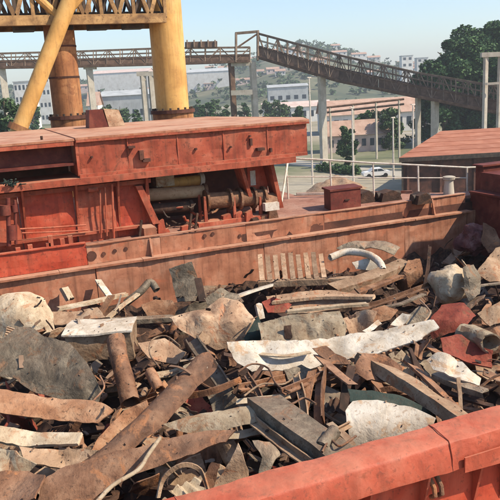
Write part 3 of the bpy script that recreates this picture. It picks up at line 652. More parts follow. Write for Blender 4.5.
for px, py in ((434, 488), (441, 486)):
    q = oy(px, py, YN-.33); S('hook_lug', M['brown'], f=lambda b: b.tube([q+Vector((0,.1,.1)), q, q+Vector((0,-.02,-.08)), q+Vector((0,.05,-.14))], .028, 8), smooth=True)
# railing along the deck edge: posts and two rails
rp = [oy(286, 158, 18.6), oy(330, 160.5, 18.0), oy(373, 163, 17.4), oy(418, 165.5, 16.8), oy(467, 167.5, 16.3)]
RL = S('railing', M['railw'], f=lambda b: b.tube([p+Vector((0,0,.012*(i % 2))) for i, p in enumerate(rp)]+[rp[-1]+Vector((.32,-.03,-.02))], .026, 8), smooth=True)
S('lower_rail', M['railw'], RL, lambda b: b.tube([p+(Vector((p.x, p.y, .38))-p)*.45+Vector((0,0,.01*(i % 2))) for i, p in enumerate(rp)], .017, 8), smooth=True)
for p in rp: S('post', M['railw'], RL, lambda b: b.tube([Vector((p.x+.02, p.y, .36)), p], .027, 8), smooth=True)
S('post', M['railw'], RL, lambda b: b.tube([oy(281, 205, 17.2), oy(288, 160, 18.4)], .03, 8), smooth=True)
# dark maroon deckhouse at the right end
dh = S('deckhouse', M['maroon'], f=lambda b: b.box(oy(479, 180, 15.9).x, 17.5, 15.72, 16.05, .36, 1.13))
S('deckhouse_roof', M['maroon'], dh, lambda b: b.box(oy(479, 180, 15.9).x-.08, 17.6, 15.66, 16.1, 1.132, 1.18))
S('deckhouse_stripe', M['orange'], dh, lambda b: b.box(oy(479, 180, 15.9).x-.02, 17.5, 15.70, 15.718, .84, .89))
S('deckhouse_wall', M['maroon'], dh, lambda b: b.box(XE+.35, 17.5, 13.2, 15.6, .37, 1.0))
S('superstructure_wall', M['coam'], f=lambda b: b.box(XE+.42, 17.5, 8.5, 13.19, .37, 2.6))
tag(SH, 'red painted cargo ship with open hold full of scrap', 'ship')

# hatch pontoons: stand on the flange
e = empty('hatch_cover', Vector((5.5, 18, FZ+.08))); z0, z1 = FZ+.1, 2.84
xa, xb2 = wx(76, 150), wx(306, 130)
wobble_plate(xa, xb2, z0, z1-.04, YB-.05, M['ship'], 'front_plate', .045, .03, e, seed=61)
for px in (128, 178, 224, 268): q = oy(px, 150, YB-.06); MB().bar((q.x, YB-.055, z0+.06), (q.x, YB-.055, z1-.11), .022, .03).build('weld_seam', M['ship'], e)
MB().prism([(xa, YB-.1, z1-.04), (xb2+.05, YB-.1, z1-.04), (xb2+.5, 17.4, z1-.04), (xb2-.6, 22.3, z1-.04), (xa, 22.3, z1-.04)], (0,0,.045)).build('top_plate', M['coam'], e)
MB().prism([(xb2, YB-.02, z0), (xb2+.45, 17.4, z0), (xb2-.6, 22.2, z0), (xb2-.7, 22.2, z0), (xb2+.3, 17.4, z0), (xb2-.1, YB-.02, z0)], (0,0,z1-.05-z0)).build('end_plate', M['ship'], e)
MB().box(xa-.02, xa+.04, YB-.06, 22.2, z0, z1-.05).build('side_plate', M['ship'], e)
MB().box(xa, xb2-.05, YB-.14, YB-.08, z0-.03, z0+.05).build('lower_rim', M['ship'], e)
MB().box(xa, xb2+.04, YB-.125, YB-.085, z1-.1, z1-.045).build('upper_rim', M['ship'], e)
for px, py, w_, h_ in ((131, 147, .16, .05), (141, 155, .10, .22), (146, 160, .18, .08), (250, 136, .04, .04), (251, 142, .06, .18), (260, 149, .2, .07), (196, 149, .05, .05), (231, 147, .04, .04), (92, 157, .04, .04), (271, 150, .05, .1)):
    q = oy(px, py, YB-.1); MB().box(q.x-w_/2, q.x+w_/2, YB-(.13 if w_ < .09 else .19), YB-.055, q.z-h_/2, q.z+h_/2).build('lug', M['hull'], e)
tag(e, 'large salmon red hatch cover with flat dusty top, right one', 'hatch cover', 'hatch covers')
e = empty('hatch_cover', Vector((-1, 18, FZ+.08)))
MB().box(XL, xa-.06, YB+.30, YB+.34, z0+.30, z1-.06).build('front_plate', M['maroon'], e)  # darker than the other cover: shade under the lip put into the colour
MB().box(XL, xa-.03, YB-.1, 22.3, z1-.06, z1-.01).build('top_plate', M['coam'], e)
MB().box(XL, xa-.05, YB-.09, YB-.05, z1-.16, z1-.062).build('upper_rim', M['ship'], e)
MB().box(XL, xa-.06, YB+.0, YB+.29, z0+.26, z0+.32).build('lower_shelf', M['maroon'], e)
MB().box(XL, xa-.06, YB+1.2, YB+1.25, FZ+.072, z0+.30).build('inner_plate', M['hull'], e)  # dark plate closing the gap, standing for the black shadow there
for xx in (-5, -1.5): MB().box(xx, xx+.3, YB+.5, YB+1.1, FZ+.075, z0+.25).build('rest_block', M['hull'], e)
q = oy(43, 149, YB+.5); MB().tube([q+Vector((0,0,.3)), q, q+Vector((.06,-.03,-.1)), q+Vector((-.03,-.03,-.14))], .03, 8).build('hook', M['dark'], e)
tag(e, 'dark recessed hatch cover at the left edge, under its own lip', 'hatch cover', 'hatch covers')
# small box on the covers, between the columns
q = oz(105, 127, 2.85); e = empty('vent_box', q)
MB().prism([q+Vector((-.45,0,0)), q+Vector((.1,0,0)), q+Vector((-.02,0,.5)), q+Vector((-.4,0,.5))], (0,.6,0)).build('housing', M['maroon'], e)
MB().prism([q+Vector((.12,.02,0)), q+Vector((.6,.02,0)), q+Vector((.45,.02,.46)), q+Vector((.02,.02,.52))], (0,.55,0)).build('hood', M['pink'], e)
tag(e, 'small maroon and pink vent box on the hatch covers between columns', 'vent box')
q = oz(12, 186, FZ+.075); s = MB()
for k in range(40):
    a = Vector((rnd.gauss(0,.1), rnd.gauss(0,.05), abs(rnd.gauss(.02,.05)))); s.bar(q+a, q+a+Vector((rnd.gauss(0,.06), rnd.gauss(0,.06), rnd.gauss(0.02,.03))), .03, .02)
tag(s.build('rubbish_tuft', M['green']), 'dark tuft of tangled rubbish on the flange at left', 'rubbish')

# winch in the machinery bay
e = empty('deck_winch', oy(228, 235, 16.6)); 
def T(nm, pa, pb, y, r_, mat, par=None, rb=None):
    a, b2 = oy(*pa, y), oy(*pb, y); return MB().tube([a, a.lerp(b2,.5), b2], [r_, r_, rb or r_], 18).build(nm, M[mat], par or e, True)
dm = T('drum', (206, 201), (262, 197), 16.55, .21, 'brown')
for px in (205, 228, 238, 252, 262): T('flange_disc', (px, 201-(px-206)*.07), (px+2.2, 200.8-(px-206)*.07), 16.55, .29, 'brown', dm)
for px in (203, 232, 258, 268):
    a = oy(px, 200, 16.45); 
    MB().prism([(a.x-.04, 16.3, .38), (a.x+.05, 16.3, .38), (a.x+.03, 16.3, a.z+.1), (a.x-.02, 16.3, a.z+.1)], (0,.06,0)).build('stand', M['ship'], e)
    MB().prism([(a.x-.04, 16.75, .38), (a.x+.05, 16.75, .38), (a.x+.03, 16.75, a.z+.1), (a.x-.02, 16.75, a.z+.1)], (0,.06,0)).build('stand', M['ship'], e)
MB().box(oy(198, 230, 16.3).x, oy(272, 230, 16.3).x, 16.2, 16.9, .382, .48).build('bedplate', M['ship'], e)
T('gear_case', (262, 203), (274, 202), 16.5, .26, 'brown')
bx = oy(270, 206, 16.25); MB().box(bx.x-.2, bx.x+.2, 16.1, 16.28, bx.z-.1, bx.z+.1).build('control_box', M['railw'], e)
for (pa, pb) in (((206, 232), (222, 220)), ((212, 226), (230, 232)), ((244, 212), (250, 230)), ((186, 222), (200, 228))):
    MB().bar(oy(*pa, 16.25), oy(*pb, 16.25), .06, .05).build('linkage_rod', M['brown'], e)
for k in range(16):
    xa_, ya_ = rnd.uniform(160, 268), rnd.uniform(206, 228); a = oy(xa_, ya_, 16.15+rnd.uniform(0, .5)); b2 = a+Vector((rnd.uniform(-.6, .6), rnd.uniform(-.05, .25), rnd.uniform(-.2, .25))); a.z = max(a.z, .45); b2.z = max(b2.z, .42)
    MB().tube([a, a.lerp(b2, .4)+Vector((0, 0, -.06)), a.lerp(b2, .7)+Vector((0, 0, -.05)), b2], rnd.uniform(.015, .035), 8).build('hose', M[rnd.choice(('dark', 'brown', 'darkst', 'ship'))], e, True)
for k in range(9):
    q = oz(rnd.uniform(165, 272), 0, .4) if False else Vector((rnd.uniform(xr+.1, wx(272, 220)), rnd.uniform(15.95, 16.3), .382)); w_ = rnd.uniform(.06, .16); h_ = rnd.uniform(.08, .35)
    MB().prism([q+Vector((-w_,0,0)), q+Vector((w_,0,0)), q+Vector((w_*.6,0,h_)), q+Vector((-w_*.8,0,h_*.8))], (0, w_*1.3, 0)).build('bracket', M[rnd.choice(('dark', 'brown', 'ship', 'ship'))], e)
tag(e, 'rusty deck winch with drum and stands in the machinery bay', 'winch')
e = empty('cargo_pipe', oy(175, 215, 16.9)); T('pipe', (148, 195), (204, 191), 16.9, .16, 'beige'); T('end_ring', (203, 191), (206, 191), 16.9, .2, 'brown')
tag(e, 'thick beige pipe lying left of the winch drum', 'pipe')
e = empty('cargo_pipe', oy(170, 218, 16.6)); T('pipe', (152, 209), (190, 206), 16.6, .13, 'dark'); T('end_ring', (189, 206), (192, 206), 16.6, .16, 'dark')
tag(e, 'brown pipe lying under the thick beige pipe', 'pipe')
e = empty('cargo_pipe', oy(185, 190, 17.5)); T('pipe', (162, 184), (200, 180), 17.6, .14, 'yellow'); T('end_ring', (199, 180), (203, 180), 17.6, .19, 'railw')
tag(e, 'yellow pipe with white ring behind the thick beige pipe', 'pipe')
s = MB().bar(oy(154, 180, 17.2), oy(172, 178, 17.2), .4, .34); tag(s.build('canvas_bundle', M['pale']), 'pale bundle left of the yellow pipe in the bay', 'bundle')
# deck box, bollard, coil on the open deck
p0, p1 = oz(331, 211, .38), oz(361, 207, .38); e = empty('deck_box', p0.lerp(p1, .5)); hgt = oy(345, 190, p0.y).z
MB().prism([p0, p1, p1+Vector((.1,.55,0)), p0+Vector((.1,.55,0))], (0,0,hgt-.38)).build('body', M['maroon'], e)
MB().prism([Vector((p0.x-.03, p0.y-.03, hgt+.002)), Vector((p1.x+.03, p1.y-.03, hgt+.002)), p1+Vector((.14,.6,hgt-.378)), p0+Vector((.06,.6,hgt-.378))], (0,0,.05)).build('lid', M['maroon'], e)
MB().bar(p0.lerp(p1,.45)+Vector((0,-.02,.25)), p0.lerp(p1,.6)+Vector((0,-.02,.25)), .03).build('latch', M['dark'], e)
tag(e, 'maroon steel box standing on deck before the white railing', 'box')
e = empty('mooring_bollard', oz(449, 200, .38)); q = oy(449, 176, 16.1)
MB().tube([Vector((q.x, q.y, .37)), Vector((q.x, q.y, .8)), Vector((q.x, q.y, q.z-.1))], [.16, .12, .12], 14).build('post', M['conc'], e, True)
MB().tube([Vector((q.x, q.y, q.z-.1)), Vector((q.x, q.y, q.z-.02)), q], [.17, .18, .12], 14).build('cap', M['conc'], e, True)
tag(e, 'pale green grey mooring bollard behind the coaming near railing end', 'bollard')
for i, (px, py, w_, h_, lb) in enumerate(((368, 189, .5, .35, 'dark machinery lump on deck right of the maroon box'), (392, 187, .7, .3, 'dark winch lump on deck between railing posts'), (425, 190, .5, .3, 'dark fairlead block on deck left of the bollard'))):
    q = oz(px, py+14, .38); e = empty('deck_fitting', q)
    MB().prism([q+Vector((-w_/2,0,0)), q+Vector((w_/2,0,0)), q+Vector((w_*.36,0,h_*.7)), q+Vector((.05,0,h_)), q+Vector((-w_*.4,0,h_*.8))], (0,.4,0)).build('casing', M['dark'], e)
    MB().tube([q+Vector((-w_*.55,.2,h_*.55)), q+Vector((w_*.55,.2,h_*.55))], .09, 12).build('roller', M['darkst'], e, True)
    tag(e, lb, 'deck fitting')

# ================================================================== SCRAP IN THE HOLD
RIGHT = Vector((math.cos(YAW), -math.sin(YAW), 0)); BACK = -Vector((math.sin(YAW), math.cos(YAW), 0)); UP = Vector((0, 0, 1))
def n3(p, k=0.0): return noise.noise_vector(p+Vector((k, k*1.7, k*2.3)))
FEAT = []      # (object, px, py, short noun phrase) of the prominent pieces
def reg(o, noun):
    ps = [proj(o.matrix_world @ Vector(v)) for v in []]
    return o
def solid(name, bm, thick, mat, seed, label=None, cat=None, group=None, parent=None, smooth=False):
    bm.normal_update(); me = bpy.data.meshes.new(name)
    vs_ = [v.co.copy() for v in bm.verts]; ns = [v.normal.copy() for v in bm.verts]; n = len(vs_)
    idx = {v: i for i, v in enumerate(bm.verts)}; fs = [tuple(idx[v] for v in f.verts) for f in bm.faces]
    ed = [(idx[l.vert], idx[l.link_loop_next.vert]) for e_ in bm.edges if len(e_.link_faces) == 1 for l in e_.link_loops]
    mb = MB(); mb.v = vs_+[v-q*thick for v, q in zip(vs_, ns)]
    mb.f = fs+[tuple(n+i for i in f[::-1]) for f in fs]+[(b, a, n+a, n+b) for a, b in ed]
    bm.free(); o = mb.build(name, M[mat], parent, smooth=smooth)
    if label: tag(o, label, cat, group)
    return o
def sheet(name, label, cat, out, z, tilt, mat, side=0, bulge=0, bax=None, amp=.04, thick=.024, seg=.085, seed=None, rag=.016, radial=False, crease=0.0, smooth=24, fold=1.0):
    """plate of irregular outline lying in a tilted plane, buckled, torn at the rim, with real thickness"""
    seed = seed if seed is not None else (int(out[0][0]*13+out[0][1]*7) % 997)
    rr = random.Random(seed); cx = sum(p[0] for p in out)/len(out); cy = sum(p[1] for p in out)/len(out)
    c = oz(cx, cy, z); n = (UP*math.cos(R(tilt))+BACK*math.sin(R(tilt))); n = (n*math.cos(R(side))+RIGHT*math.sin(R(side))).normalized()
    pts = []
    for px, py in out:
        d = ray(px, py); t = (c-CAM).dot(n)/d.dot(n); pts.append(CAM+d*t)
    # ragged outline
    res = []
    for i, p in enumerate(pts):
        q = pts[(i+1) % len(pts)]; k = max(1, int((q-p).length/(seg*.8)))
        for j in range(k):
            t = j/k; v = p.lerp(q, t)
            if j: v += (n3(v*4, seed)*rag*1.2+Vector((rr.uniform(-1,1), rr.uniform(-1,1), rr.uniform(-1,1)))*rag*.5)
            v -= n*((v-c).dot(n)); res.append(v)
    bm = bmesh.new(); vs_ = [bm.verts.new(v) for v in res]
    f = bm.faces.new(vs_); bmesh.ops.triangulate(bm, faces=[f])
    for _ in range(7):
        le = [e_ for e_ in bm.edges if e_.calc_length() > seg*1.5]
        if not le: break
        bmesh.ops.subdivide_edges(bm, edges=le, cuts=1); bmesh.ops.triangulate(bm, faces=bm.faces[:])
    bmesh.ops.beautify_fill(bm, faces=bm.faces[:], edges=[e_ for e_ in bm.edges if len(e_.link_faces) == 2])
    a1 = (bax if bax is not None else RIGHT); a1 = (a1-n*a1.dot(n)).normalized(); a2 = n.cross(a1)
    us = [(v.co-c).dot(a1) for v in bm.verts]; ws = [(v.co-c).dot(a2) for v in bm.verts]
    mu = max(max(map(abs, us)), .01); mw = max(max(map(abs, ws)), .01)
    folds = []
    for _ in range(3):
        g = rr.uniform(0, 6.28); folds.append((a1*math.cos(g)+a2*math.sin(g), rr.uniform(-.5, .5)*min(mu, mw), rr.uniform(-.32, .32)*fold))
    for v, u, q in zip(bm.verts, us, ws):
        d = 0
        if bulge:
            d += bulge*((1-min(1, (u/mu)**2+(q/mw)**2)) if radial else (1-(q/mw)**2))
        d += amp*(noise.noise(v.co*1.6+Vector((seed,0,0)))*1.3+noise.noise(v.co*4.5+Vector((0,seed,0)))*.25)
        for (fd, fo, fa) in folds:
            d += fa*abs((v.co-c).dot(fd)-fo)
        if crease: d += crease*abs(noise.noise(v.co*2.6+Vector((0,0,seed))))*2
        v.co += n*d+n3(v.co*3, seed)*amp*.25
    if f.is_valid if False else True:
        bm.normal_update()
        if sum((fc.normal.dot(n)) for fc in bm.faces) < 0: bmesh.ops.reverse_faces(bm, faces=bm.faces[:])
    o = solid(name, bm, thick, mat, seed, label, cat, smooth=smooth)
    FEAT.append((cx, cy, o)); return o
PROF = {
 'plate': lambda w, t: [(-w/2,-t/2),(w/2,-t/2),(w/2,t/2),(-w/2,t/2)],
 'box': lambda w, t: [(-w/2,-t/2),(0,-t/2),(w/2,-t/2),(w/2,0),(w/2,t/2),(0,t/2),(-w/2,t/2),(-w/2,0)],
 'angle': lambda w, t: [(-w/2,-w/2),(w/2,-w/2),(w/2,-w/2+t),(-w/2+t,-w/2+t),(-w/2+t,w/2),(-w/2,w/2)],
 'channel': lambda w, t: [(-w/2,-w/4),(-w/2+t,-w/4),(-w/2+t,w/4-t),(w/2-t,w/4-t),(w/2-t,-w/4),(w/2,-w/4),(w/2,w/4),(-w/2,w/4)],
 'ibeam': lambda w, t: [(-w/2,-w/2),(w/2,-w/2),(w/2,-w/2+t),(t/2,-w/2+t),(t/2,w/2-t),(w/2,w/2-t),(w/2,w/2),(-w/2,w/2),(-w/2,w/2-t),(-t/2,w/2-t),(-t/2,-w/2+t),(-w/2,-w/2+t)],
 'pipe': None,
 'half': lambda w, t: [(math.cos(a)*w/2, math.sin(a)*w/2-w*.2) for a in [math.pi*k/10 for k in range(11)]]+[(math.cos(a)*(w/2-t), math.sin(a)*(w/2-t)-w*.2) for a in [math.pi*k/10 for k in range(10,-1,-1)]],
}
def sweep(path, w, t, prof, roll=0.0, amp=.02, rag=.06, seed=1, K=16, taper=0.0, squash=1.0):
    rr = random.Random(seed); P = [Vector(p) for p in path]; pts = []
    L_ = sum((P[i+1]-P[i]).length for i in range(len(P)-1))
    for k in range(K+1):                                   # resample, catmull-rom
        u = k/K*(len(P)-1); i = min(int(u), len(P)-2); f = u-i
        p0 = P[max(i-1,0)]; p1 = P[i]; p2 = P[i+1]; p3 = P[min(i+2,len(P)-1)]
        pts.append(.5*((2*p1)+(p2-p0)*f+(2*p0-5*p1+4*p2-p3)*f*f+(3*p1-p0-3*p2+p3)*f**3))
    mb = MB(); pipe = prof == 'pipe'
    if pipe:
        n = 14; sec = [(math.cos(2*math.pi*k/n)*w/2, math.sin(2*math.pi*k/n)*w/2*squash) for k in range(n)]+[(math.cos(2*math.pi*k/n)*(w/2-t), math.sin(2*math.pi*k/n)*(w/2-t)*squash) for k in range(n)]
    else: sec = PROF[prof](w, t)
    S_ = len(sec); upv = UP
    for k, p in enumerate(pts):
        d = (pts[min(k+1,K)]-pts[max(k-1,0)]).normalized(); a = d.cross(upv)
        if a.length < .15: a = d.cross(RIGHT)
        a.normalize(); b = a.cross(d); g = roll
        A_ = a*math.cos(g)+b*math.sin(g); B_ = -a*math.sin(g)+b*math.cos(g); sc_ = 1-taper*k/K
        for q, (u, v) in enumerate(sec):
            x = p+A_*u*sc_+B_*v*sc_; x += n3(x*2.2, seed)*amp*min(1, w*2.5)+n3(x*7, seed)*amp*.25
            if k in (0, K): x += d*rr.uniform(-1, 1)*rag*w*(1 if not pipe else .4)
            mb.v.append(x)
    if pipe:
        for k in range(K):
            for q in range(n):
                q2 = (q+1) % n; a0, a1 = k*S_, (k+1)*S_
                mb.f.append((a0+q, a0+q2, a1+q2, a1+q)); mb.f.append((a0+n+q, a1+n+q, a1+n+q2, a0+n+q2))
        for k, fl in ((0, 1), (K, 0)):
            for q in range(n):
                q2 = (q+1) % n; mb.f.append((k*S_+q, k*S_+n+q, k*S_+n+q2, k*S_+q2))
    else:
        for k in range(K):
            for q in range(S_): q2 = (q+1) % S_; mb.f.append((k*S_+q, k*S_+q2, (k+1)*S_+q2, (k+1)*S_+q))
        mb.f.append(tuple(range(S_))[::-1]); mb.f.append(tuple(K*S_+q for q in range(S_)))
    return mb
def beam(name, label, cat, path, w, prof, mat, t=.02, roll=0, amp=.03, rag=.25, seed=None, taper=0.0, squash=1.0, K=16, group=None):
    seed = seed if seed is not None else (int(path[0][0]*11+path[0][1]*5) % 991)
    mb = sweep([oz(*p) for p in path], w, t, prof, R(roll), amp, rag, seed, K, taper, squash)
    o = mb.build(name, M[mat], smooth=32); tag(o, label, cat, group)
    FEAT.append((sum(p[0] for p in path)/len(path), sum(p[1] for p in path)/len(path), o)); return o
def lump(name, label, cat, px, py, z, rx, ry, rz, mat, seed, amp=.28, rot=0.0):
    bm = bmesh.new(); bmesh.ops.create_icosphere(bm, subdivisions=4, radius=1); c = oz(px, py, z)
    for v in bm.verts:
        p = v.co.copy(); hp = sum(math.exp(-((p.x-q_)/.06)**2) for q_ in (-.55, 0, .55))*.05
        k = 1+hp-.12*abs(noise.noise(p*1.9+Vector((2,seed,0))))**.6+amp*(noise.noise(p*1.3+Vector((seed,0,0)))*1.1+.5*abs(noise.noise(p*2.7+Vector((0,seed,0))))-.2+.16*noise.noise(p*6))
        v.co = Vector((p.x*rx*k, p.y*ry*k, p.z*rz*k))
    bm.transform(Matrix.Rotation(rot, 4, 'Z')); mb = MB(); mb.add([v.co+c for v in bm.verts], [tuple(v.index for v in f.verts) for f in bm.faces]); bm.free()
    o = mb.build(name, M[mat], smooth=True); tag(o, label, cat); FEAT.append((px, py, o)); return o

# bed of fines under everything
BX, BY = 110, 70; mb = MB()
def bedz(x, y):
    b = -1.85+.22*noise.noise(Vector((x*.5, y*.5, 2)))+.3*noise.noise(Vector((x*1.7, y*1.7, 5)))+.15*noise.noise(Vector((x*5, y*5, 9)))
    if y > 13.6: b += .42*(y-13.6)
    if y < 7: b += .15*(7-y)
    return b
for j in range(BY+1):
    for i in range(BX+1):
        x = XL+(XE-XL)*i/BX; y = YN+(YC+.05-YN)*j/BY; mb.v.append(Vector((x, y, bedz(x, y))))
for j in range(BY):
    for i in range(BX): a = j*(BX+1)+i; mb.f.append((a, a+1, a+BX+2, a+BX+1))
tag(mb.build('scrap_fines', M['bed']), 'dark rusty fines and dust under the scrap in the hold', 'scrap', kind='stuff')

# ---- left quarter
sheet('tank_end', 'rounded pale cream tank end at the left edge under the coaming', 'tank end', [(-14,300),(8,294),(30,294),(47,302),(55,316),(55,332),(30,338),(-14,338)], -.5, 48, 'pale', bulge=.30, radial=True, amp=.05, fold=.2)
sheet('tank_shell', 'big grey buckled tank shell with mottled patches at left', 'tank shell', [(-18,360),(0,352),(20,333),(33,331),(48,343),(76,353),(93,374),(106,400),(100,413),(62,406),(36,397),(18,384),(-18,382)], -.28, 42, 'grey', bulge=.22, bax=RIGHT, amp=.05, crease=.04, fold=.4)
sheet('curved_plate', 'long orange brown curved plate across the left edge under the tank shell', 'plate', [(-18,391),(10,394),(40,399),(80,403),(104,409),(116,417),(100,428),(70,424),(30,420),(-18,416)], -.3, 35, 'orange', bulge=.07, amp=.03, fold=.3)
sheet('plank', 'cream strip at the left edge below the orange brown curved plate', 'plank', [(-18,428),(20,430),(84,437),(80,449),(40,447),(-18,442)], -.42, 35, 'pale', amp=.02, thick=.05)
sheet('torn_plate', 'tan torn plate at the left edge near the bottom corner', 'plate', [(-18,448),(18,452),(38,466),(20,478),(-18,476)], -.45, 50, 'pale', amp=.06, crease=.05)
sheet('torn_plate', 'brown flat plate between cream strip and broad rust plate', 'plate', [(22,452),(70,450),(100,455),(70,470),(30,470)], -.55, 30, 'tan', amp=.03)
sheet('torn_plate', 'rust plate low at the left bottom corner', 'plate', [(-10,480),(30,474),(48,482),(40,510),(-10,512)], -.5, 25, 'brown', amp=.05)
e = empty('steel_tank', oz(98, 366, -.9))
bz = -.48
p = [oz(64,336,bz), oz(130,332,bz)]; dxv = p[1]-p[0]; dyv = Vector((-dxv.y, dxv.x, 0)).normalized()*.75
def dent(mb, a, sd): 
    for v in mb.v: v += n3(v*2.5, sd)*a
    return mb
mb = MB()
for zz in range(5):
    for u in range(8): mb.v.append(p[0]+dxv*(u/7)+UP*(-.52*zz/4))
mb.f = [(z*8+u, z*8+u+1, z*8+u+9, z*8+u+8) for z in range(4) for u in range(7)]
b0 = len(mb.v)
for zz in range(5):
    for u in range(8): mb.v.append(p[0]+dxv*(u/7)+dyv+UP*(-.52*zz/4))
mb.f += [(b0+z*8+u+8, b0+z*8+u+9, b0+z*8+u+1, b0+z*8+u) for z in range(4) for u in range(7)]
mb.f += [(z*8+8, z*8, b0+z*8, b0+z*8+8) for z in range(4)]+[(z*8+7, z*8+15, b0+z*8+15, b0+z*8+7) for z in range(4)]+[(u, u+1, b0+u+1, b0+u) for u in range(7)][::-1]
dent(mb, .05, 3).build('body', M['tan'], e, fix=True)
ld = MB()
q0, q1 = p[0]+UP*.03-dxv*.03-dyv*.06, p[1]+UP*.03+dxv*.03-dyv*.06
for v_ in range(6):
    for u in range(12): ld.v.append(q0.lerp(q1, u/11)+dyv*1.1*v_/5+UP*.03*math.sin(v_/5*3.14))
ld.f = [(v_*12+u, v_*12+u+1, v_*12+u+13, v_*12+u+12) for v_ in range(5) for u in range(11)]
b0 = len(ld.v); ld.v += [v-UP*.035 for v in ld.v]; ld.f += [tuple(b0+i for i in f[::-1]) for f in ld.f]
ld.f += [(u+1, u, b0+u, b0+u+1) for u in range(11)]
dent(ld, .03, 9).build('lid', M['white'], e)
tag(e, 'dented tan steel tank with whitish lid beside the tank end', 'tank'); FEAT.append((97, 345, e))
beam('pipe', 'thick brown open pipe leaning beside the tan tank', 'pipe', [(116,340,-.12),(120,360,-.3),(131,402,-.75)], .29, 'pipe', 'brown', t=.03, amp=.03, rag=.1)
beam('rolled_plate', 'rolled rust brown plate rising to a pale torn end, left of centre', 'rolled plate', [(88,470,-.55),(120,444,-.42),(165,402,-.25),(205,362,-.1)], .40, 'half', 'brown', t=.03, roll=12, amp=.05, rag=.3)
sheet('pale_tip', 'pale torn tip on the top of the rolled rust brown plate', 'plate', [(183,366),(196,356),(208,357),(208,368),(196,376),(186,374)], -.06, 35, 'pale', amp=.03, seg=.06)
sheet('broad_plate', 'broad rust plate across the bottom left foreground', 'plate', [(44,484),(66,468),(95,460),(150,447),(205,433),(236,431),(226,444),(182,462),(132,478),(100,496),(84,512),(36,512)], -.38, 38, 'brown', bulge=.09, amp=.05, seed=12, fold=.4)
sheet('torn_plate', 'brown flat plate rising left of the rolled rust plate', 'plate', [(84,468),(100,440),(125,412),(148,402),(150,412),(128,438),(104,466)], -.52, 48, 'orange', amp=.05)
sheet('bent_sheet', 'pale cream bent sheet lying right of the rolled rust plate', 'sheet', [(163,425),(200,416),(245,408),(276,401),(285,409),(256,425),(215,434),(182,432)], -.34, 38, 'pale', bulge=.08, amp=.03, fold=.3)
sheet('bent_sheet', 'narrow cream strip hanging under the pale cream bent sheet', 'sheet', [(222,434),(262,425),(300,418),(300,426),(262,434),(226,440)], -.5, 55, 'pale', amp=.02)
beam('hoop', 'thin rusty hoop standing near the bottom left of the near coaming', 'hoop', [(158,498,-.5),(164,478,-.3),(182,465,-.18),(200,470,-.28),(209,492,-.5)], .05, 'plate', 'tan', t=.02, amp=.0, roll=90)
beam('wire', 'pale bent wire curving over the broad rust plate', 'wire', [(92,508,-.15),(112,486,-.12),(138,470,-.12),(148,455,-.1),(160,438,-.12)], .045, 'pipe', 'pale', t=.01, amp=.0)
sheet('shard', 'pointed tan shard standing at the near coaming, left of centre', 'shard', [(213,488),(226,466),(238,443),(244,460),(249,476),(236,486)], -.3, 62, 'tan', amp=.03, seg=.07)
sheet('shard', 'small brown shard left of the pointed tan shard', 'shard', [(200,486),(212,462),(220,464),(214,490)], -.38, 60, 'brown', amp=.03, seg=.07)
# ---- along the far wall, left
beam('plank', 'long tan plank lying along the far wall at left', 'plank', [(58,309,-.55),(92,302,-.55),(127,294,-.55)], .17, 'box', 'pale', t=.06, amp=.02)
beam('plank', 'short pale plank propped on the long tan plank', 'plank', [(98,280,-.30),(110,297,-.62)], .14, 'plate', 'white', t=.04)
beam('plank', 'leaning pale slat right of the tan tank', 'plank', [(108,318,-.7),(122,306,-.6),(138,294,-.5)], .12, 'plate', 'pale', t=.04)
beam('plank', 'orange brown slat crossing the leaning pale slat', 'plank', [(98,316,-.68),(112,296,-.4)], .15, 'plate', 'orange', t=.04)
beam('plank', 'stubby pale block near the far wall at left', 'plank', [(64,288,-.35),(70,300,-.6)], .16, 'box', 'pale', t=.12)
sheet('torn_plate', 'pinkish grey plate behind the tan tank', 'plate', [(52,312),(98,308),(106,318),(70,324),(55,326)], -.65, 30, 'pink', amp=.05)
beam('elbow_pipe', 'grey elbow piece curling beside the far wall', 'elbow', [(126,303,-.72),(140,292,-.5),(150,282,-.34),(157,290,-.5)], .17, 'pipe', 'grey', t=.02, amp=.02, rag=.05)
sheet('torn_plate', 'orange chunk of plate below the upright grey plate', 'plate', [(142,307),(156,300),(172,301),(178,310),(172,320),(148,319)], -.6, 50, 'orange', bulge=.08, amp=.05)
beam('angle_bar', 'dark grey angle bar lying level left of centre', 'angle bar', [(112,321,-.62),(140,320,-.62),(173,318,-.62)], .20, 'box', 'grey', t=.09, roll=0, amp=.015)
up_ = sheet('holed_plate', 'upright grey brown plate with a hole, leaning on far wall', 'plate', [(169,269),(192,262),(197,276),(201,288),(196,301),(178,302),(173,286)], -.45, 72, 'grey', amp=.03, thick=.03)
q = oz(185, 272, -.28)+BACK*.12; MB().tube([q+BACK*.06, q-BACK*.02], .055, 12).build('hole', M['dark'], up_)  # solid dark disc standing for the shade inside the hole
beam('plank', 'grey strip leaning against the upright grey brown plate', 'plank', [(203,302,-.7),(198,278,-.25)], .16, 'plate', 'dark', t=.03)
sheet('crumpled_plate', 'crumpled pinkish plate with greenish top in the left middle', 'plate', [(170,320),(186,312),(204,310),(220,297),(238,298),(250,314),(259,326),(248,341),(216,346),(196,340),(180,332)], -.4, 45, 'pink', bulge=.16, amp=.08, crease=.08)
sheet('crumpled_plate', 'small green grey flap on top of the crumpled pinkish plate', 'plate', [(206,303),(222,292),(238,296),(244,306),(228,312),(210,310)], -.22, 40, 'grey', amp=.05)
beam('channel_bar', 'dark channel bar pointing down in the left middle', 'channel bar', [(192,340,-.4),(208,362,-.5),(228,392,-.65)], .22, 'channel', 'grey', t=.025, roll=160, amp=.02)
beam('strut', 'thin rust strut below the crumpled pinkish plate', 'strut', [(240,378,-.35),(212,390,-.4),(180,396,-.5)], .10, 'angle', 'brown', t=.015)
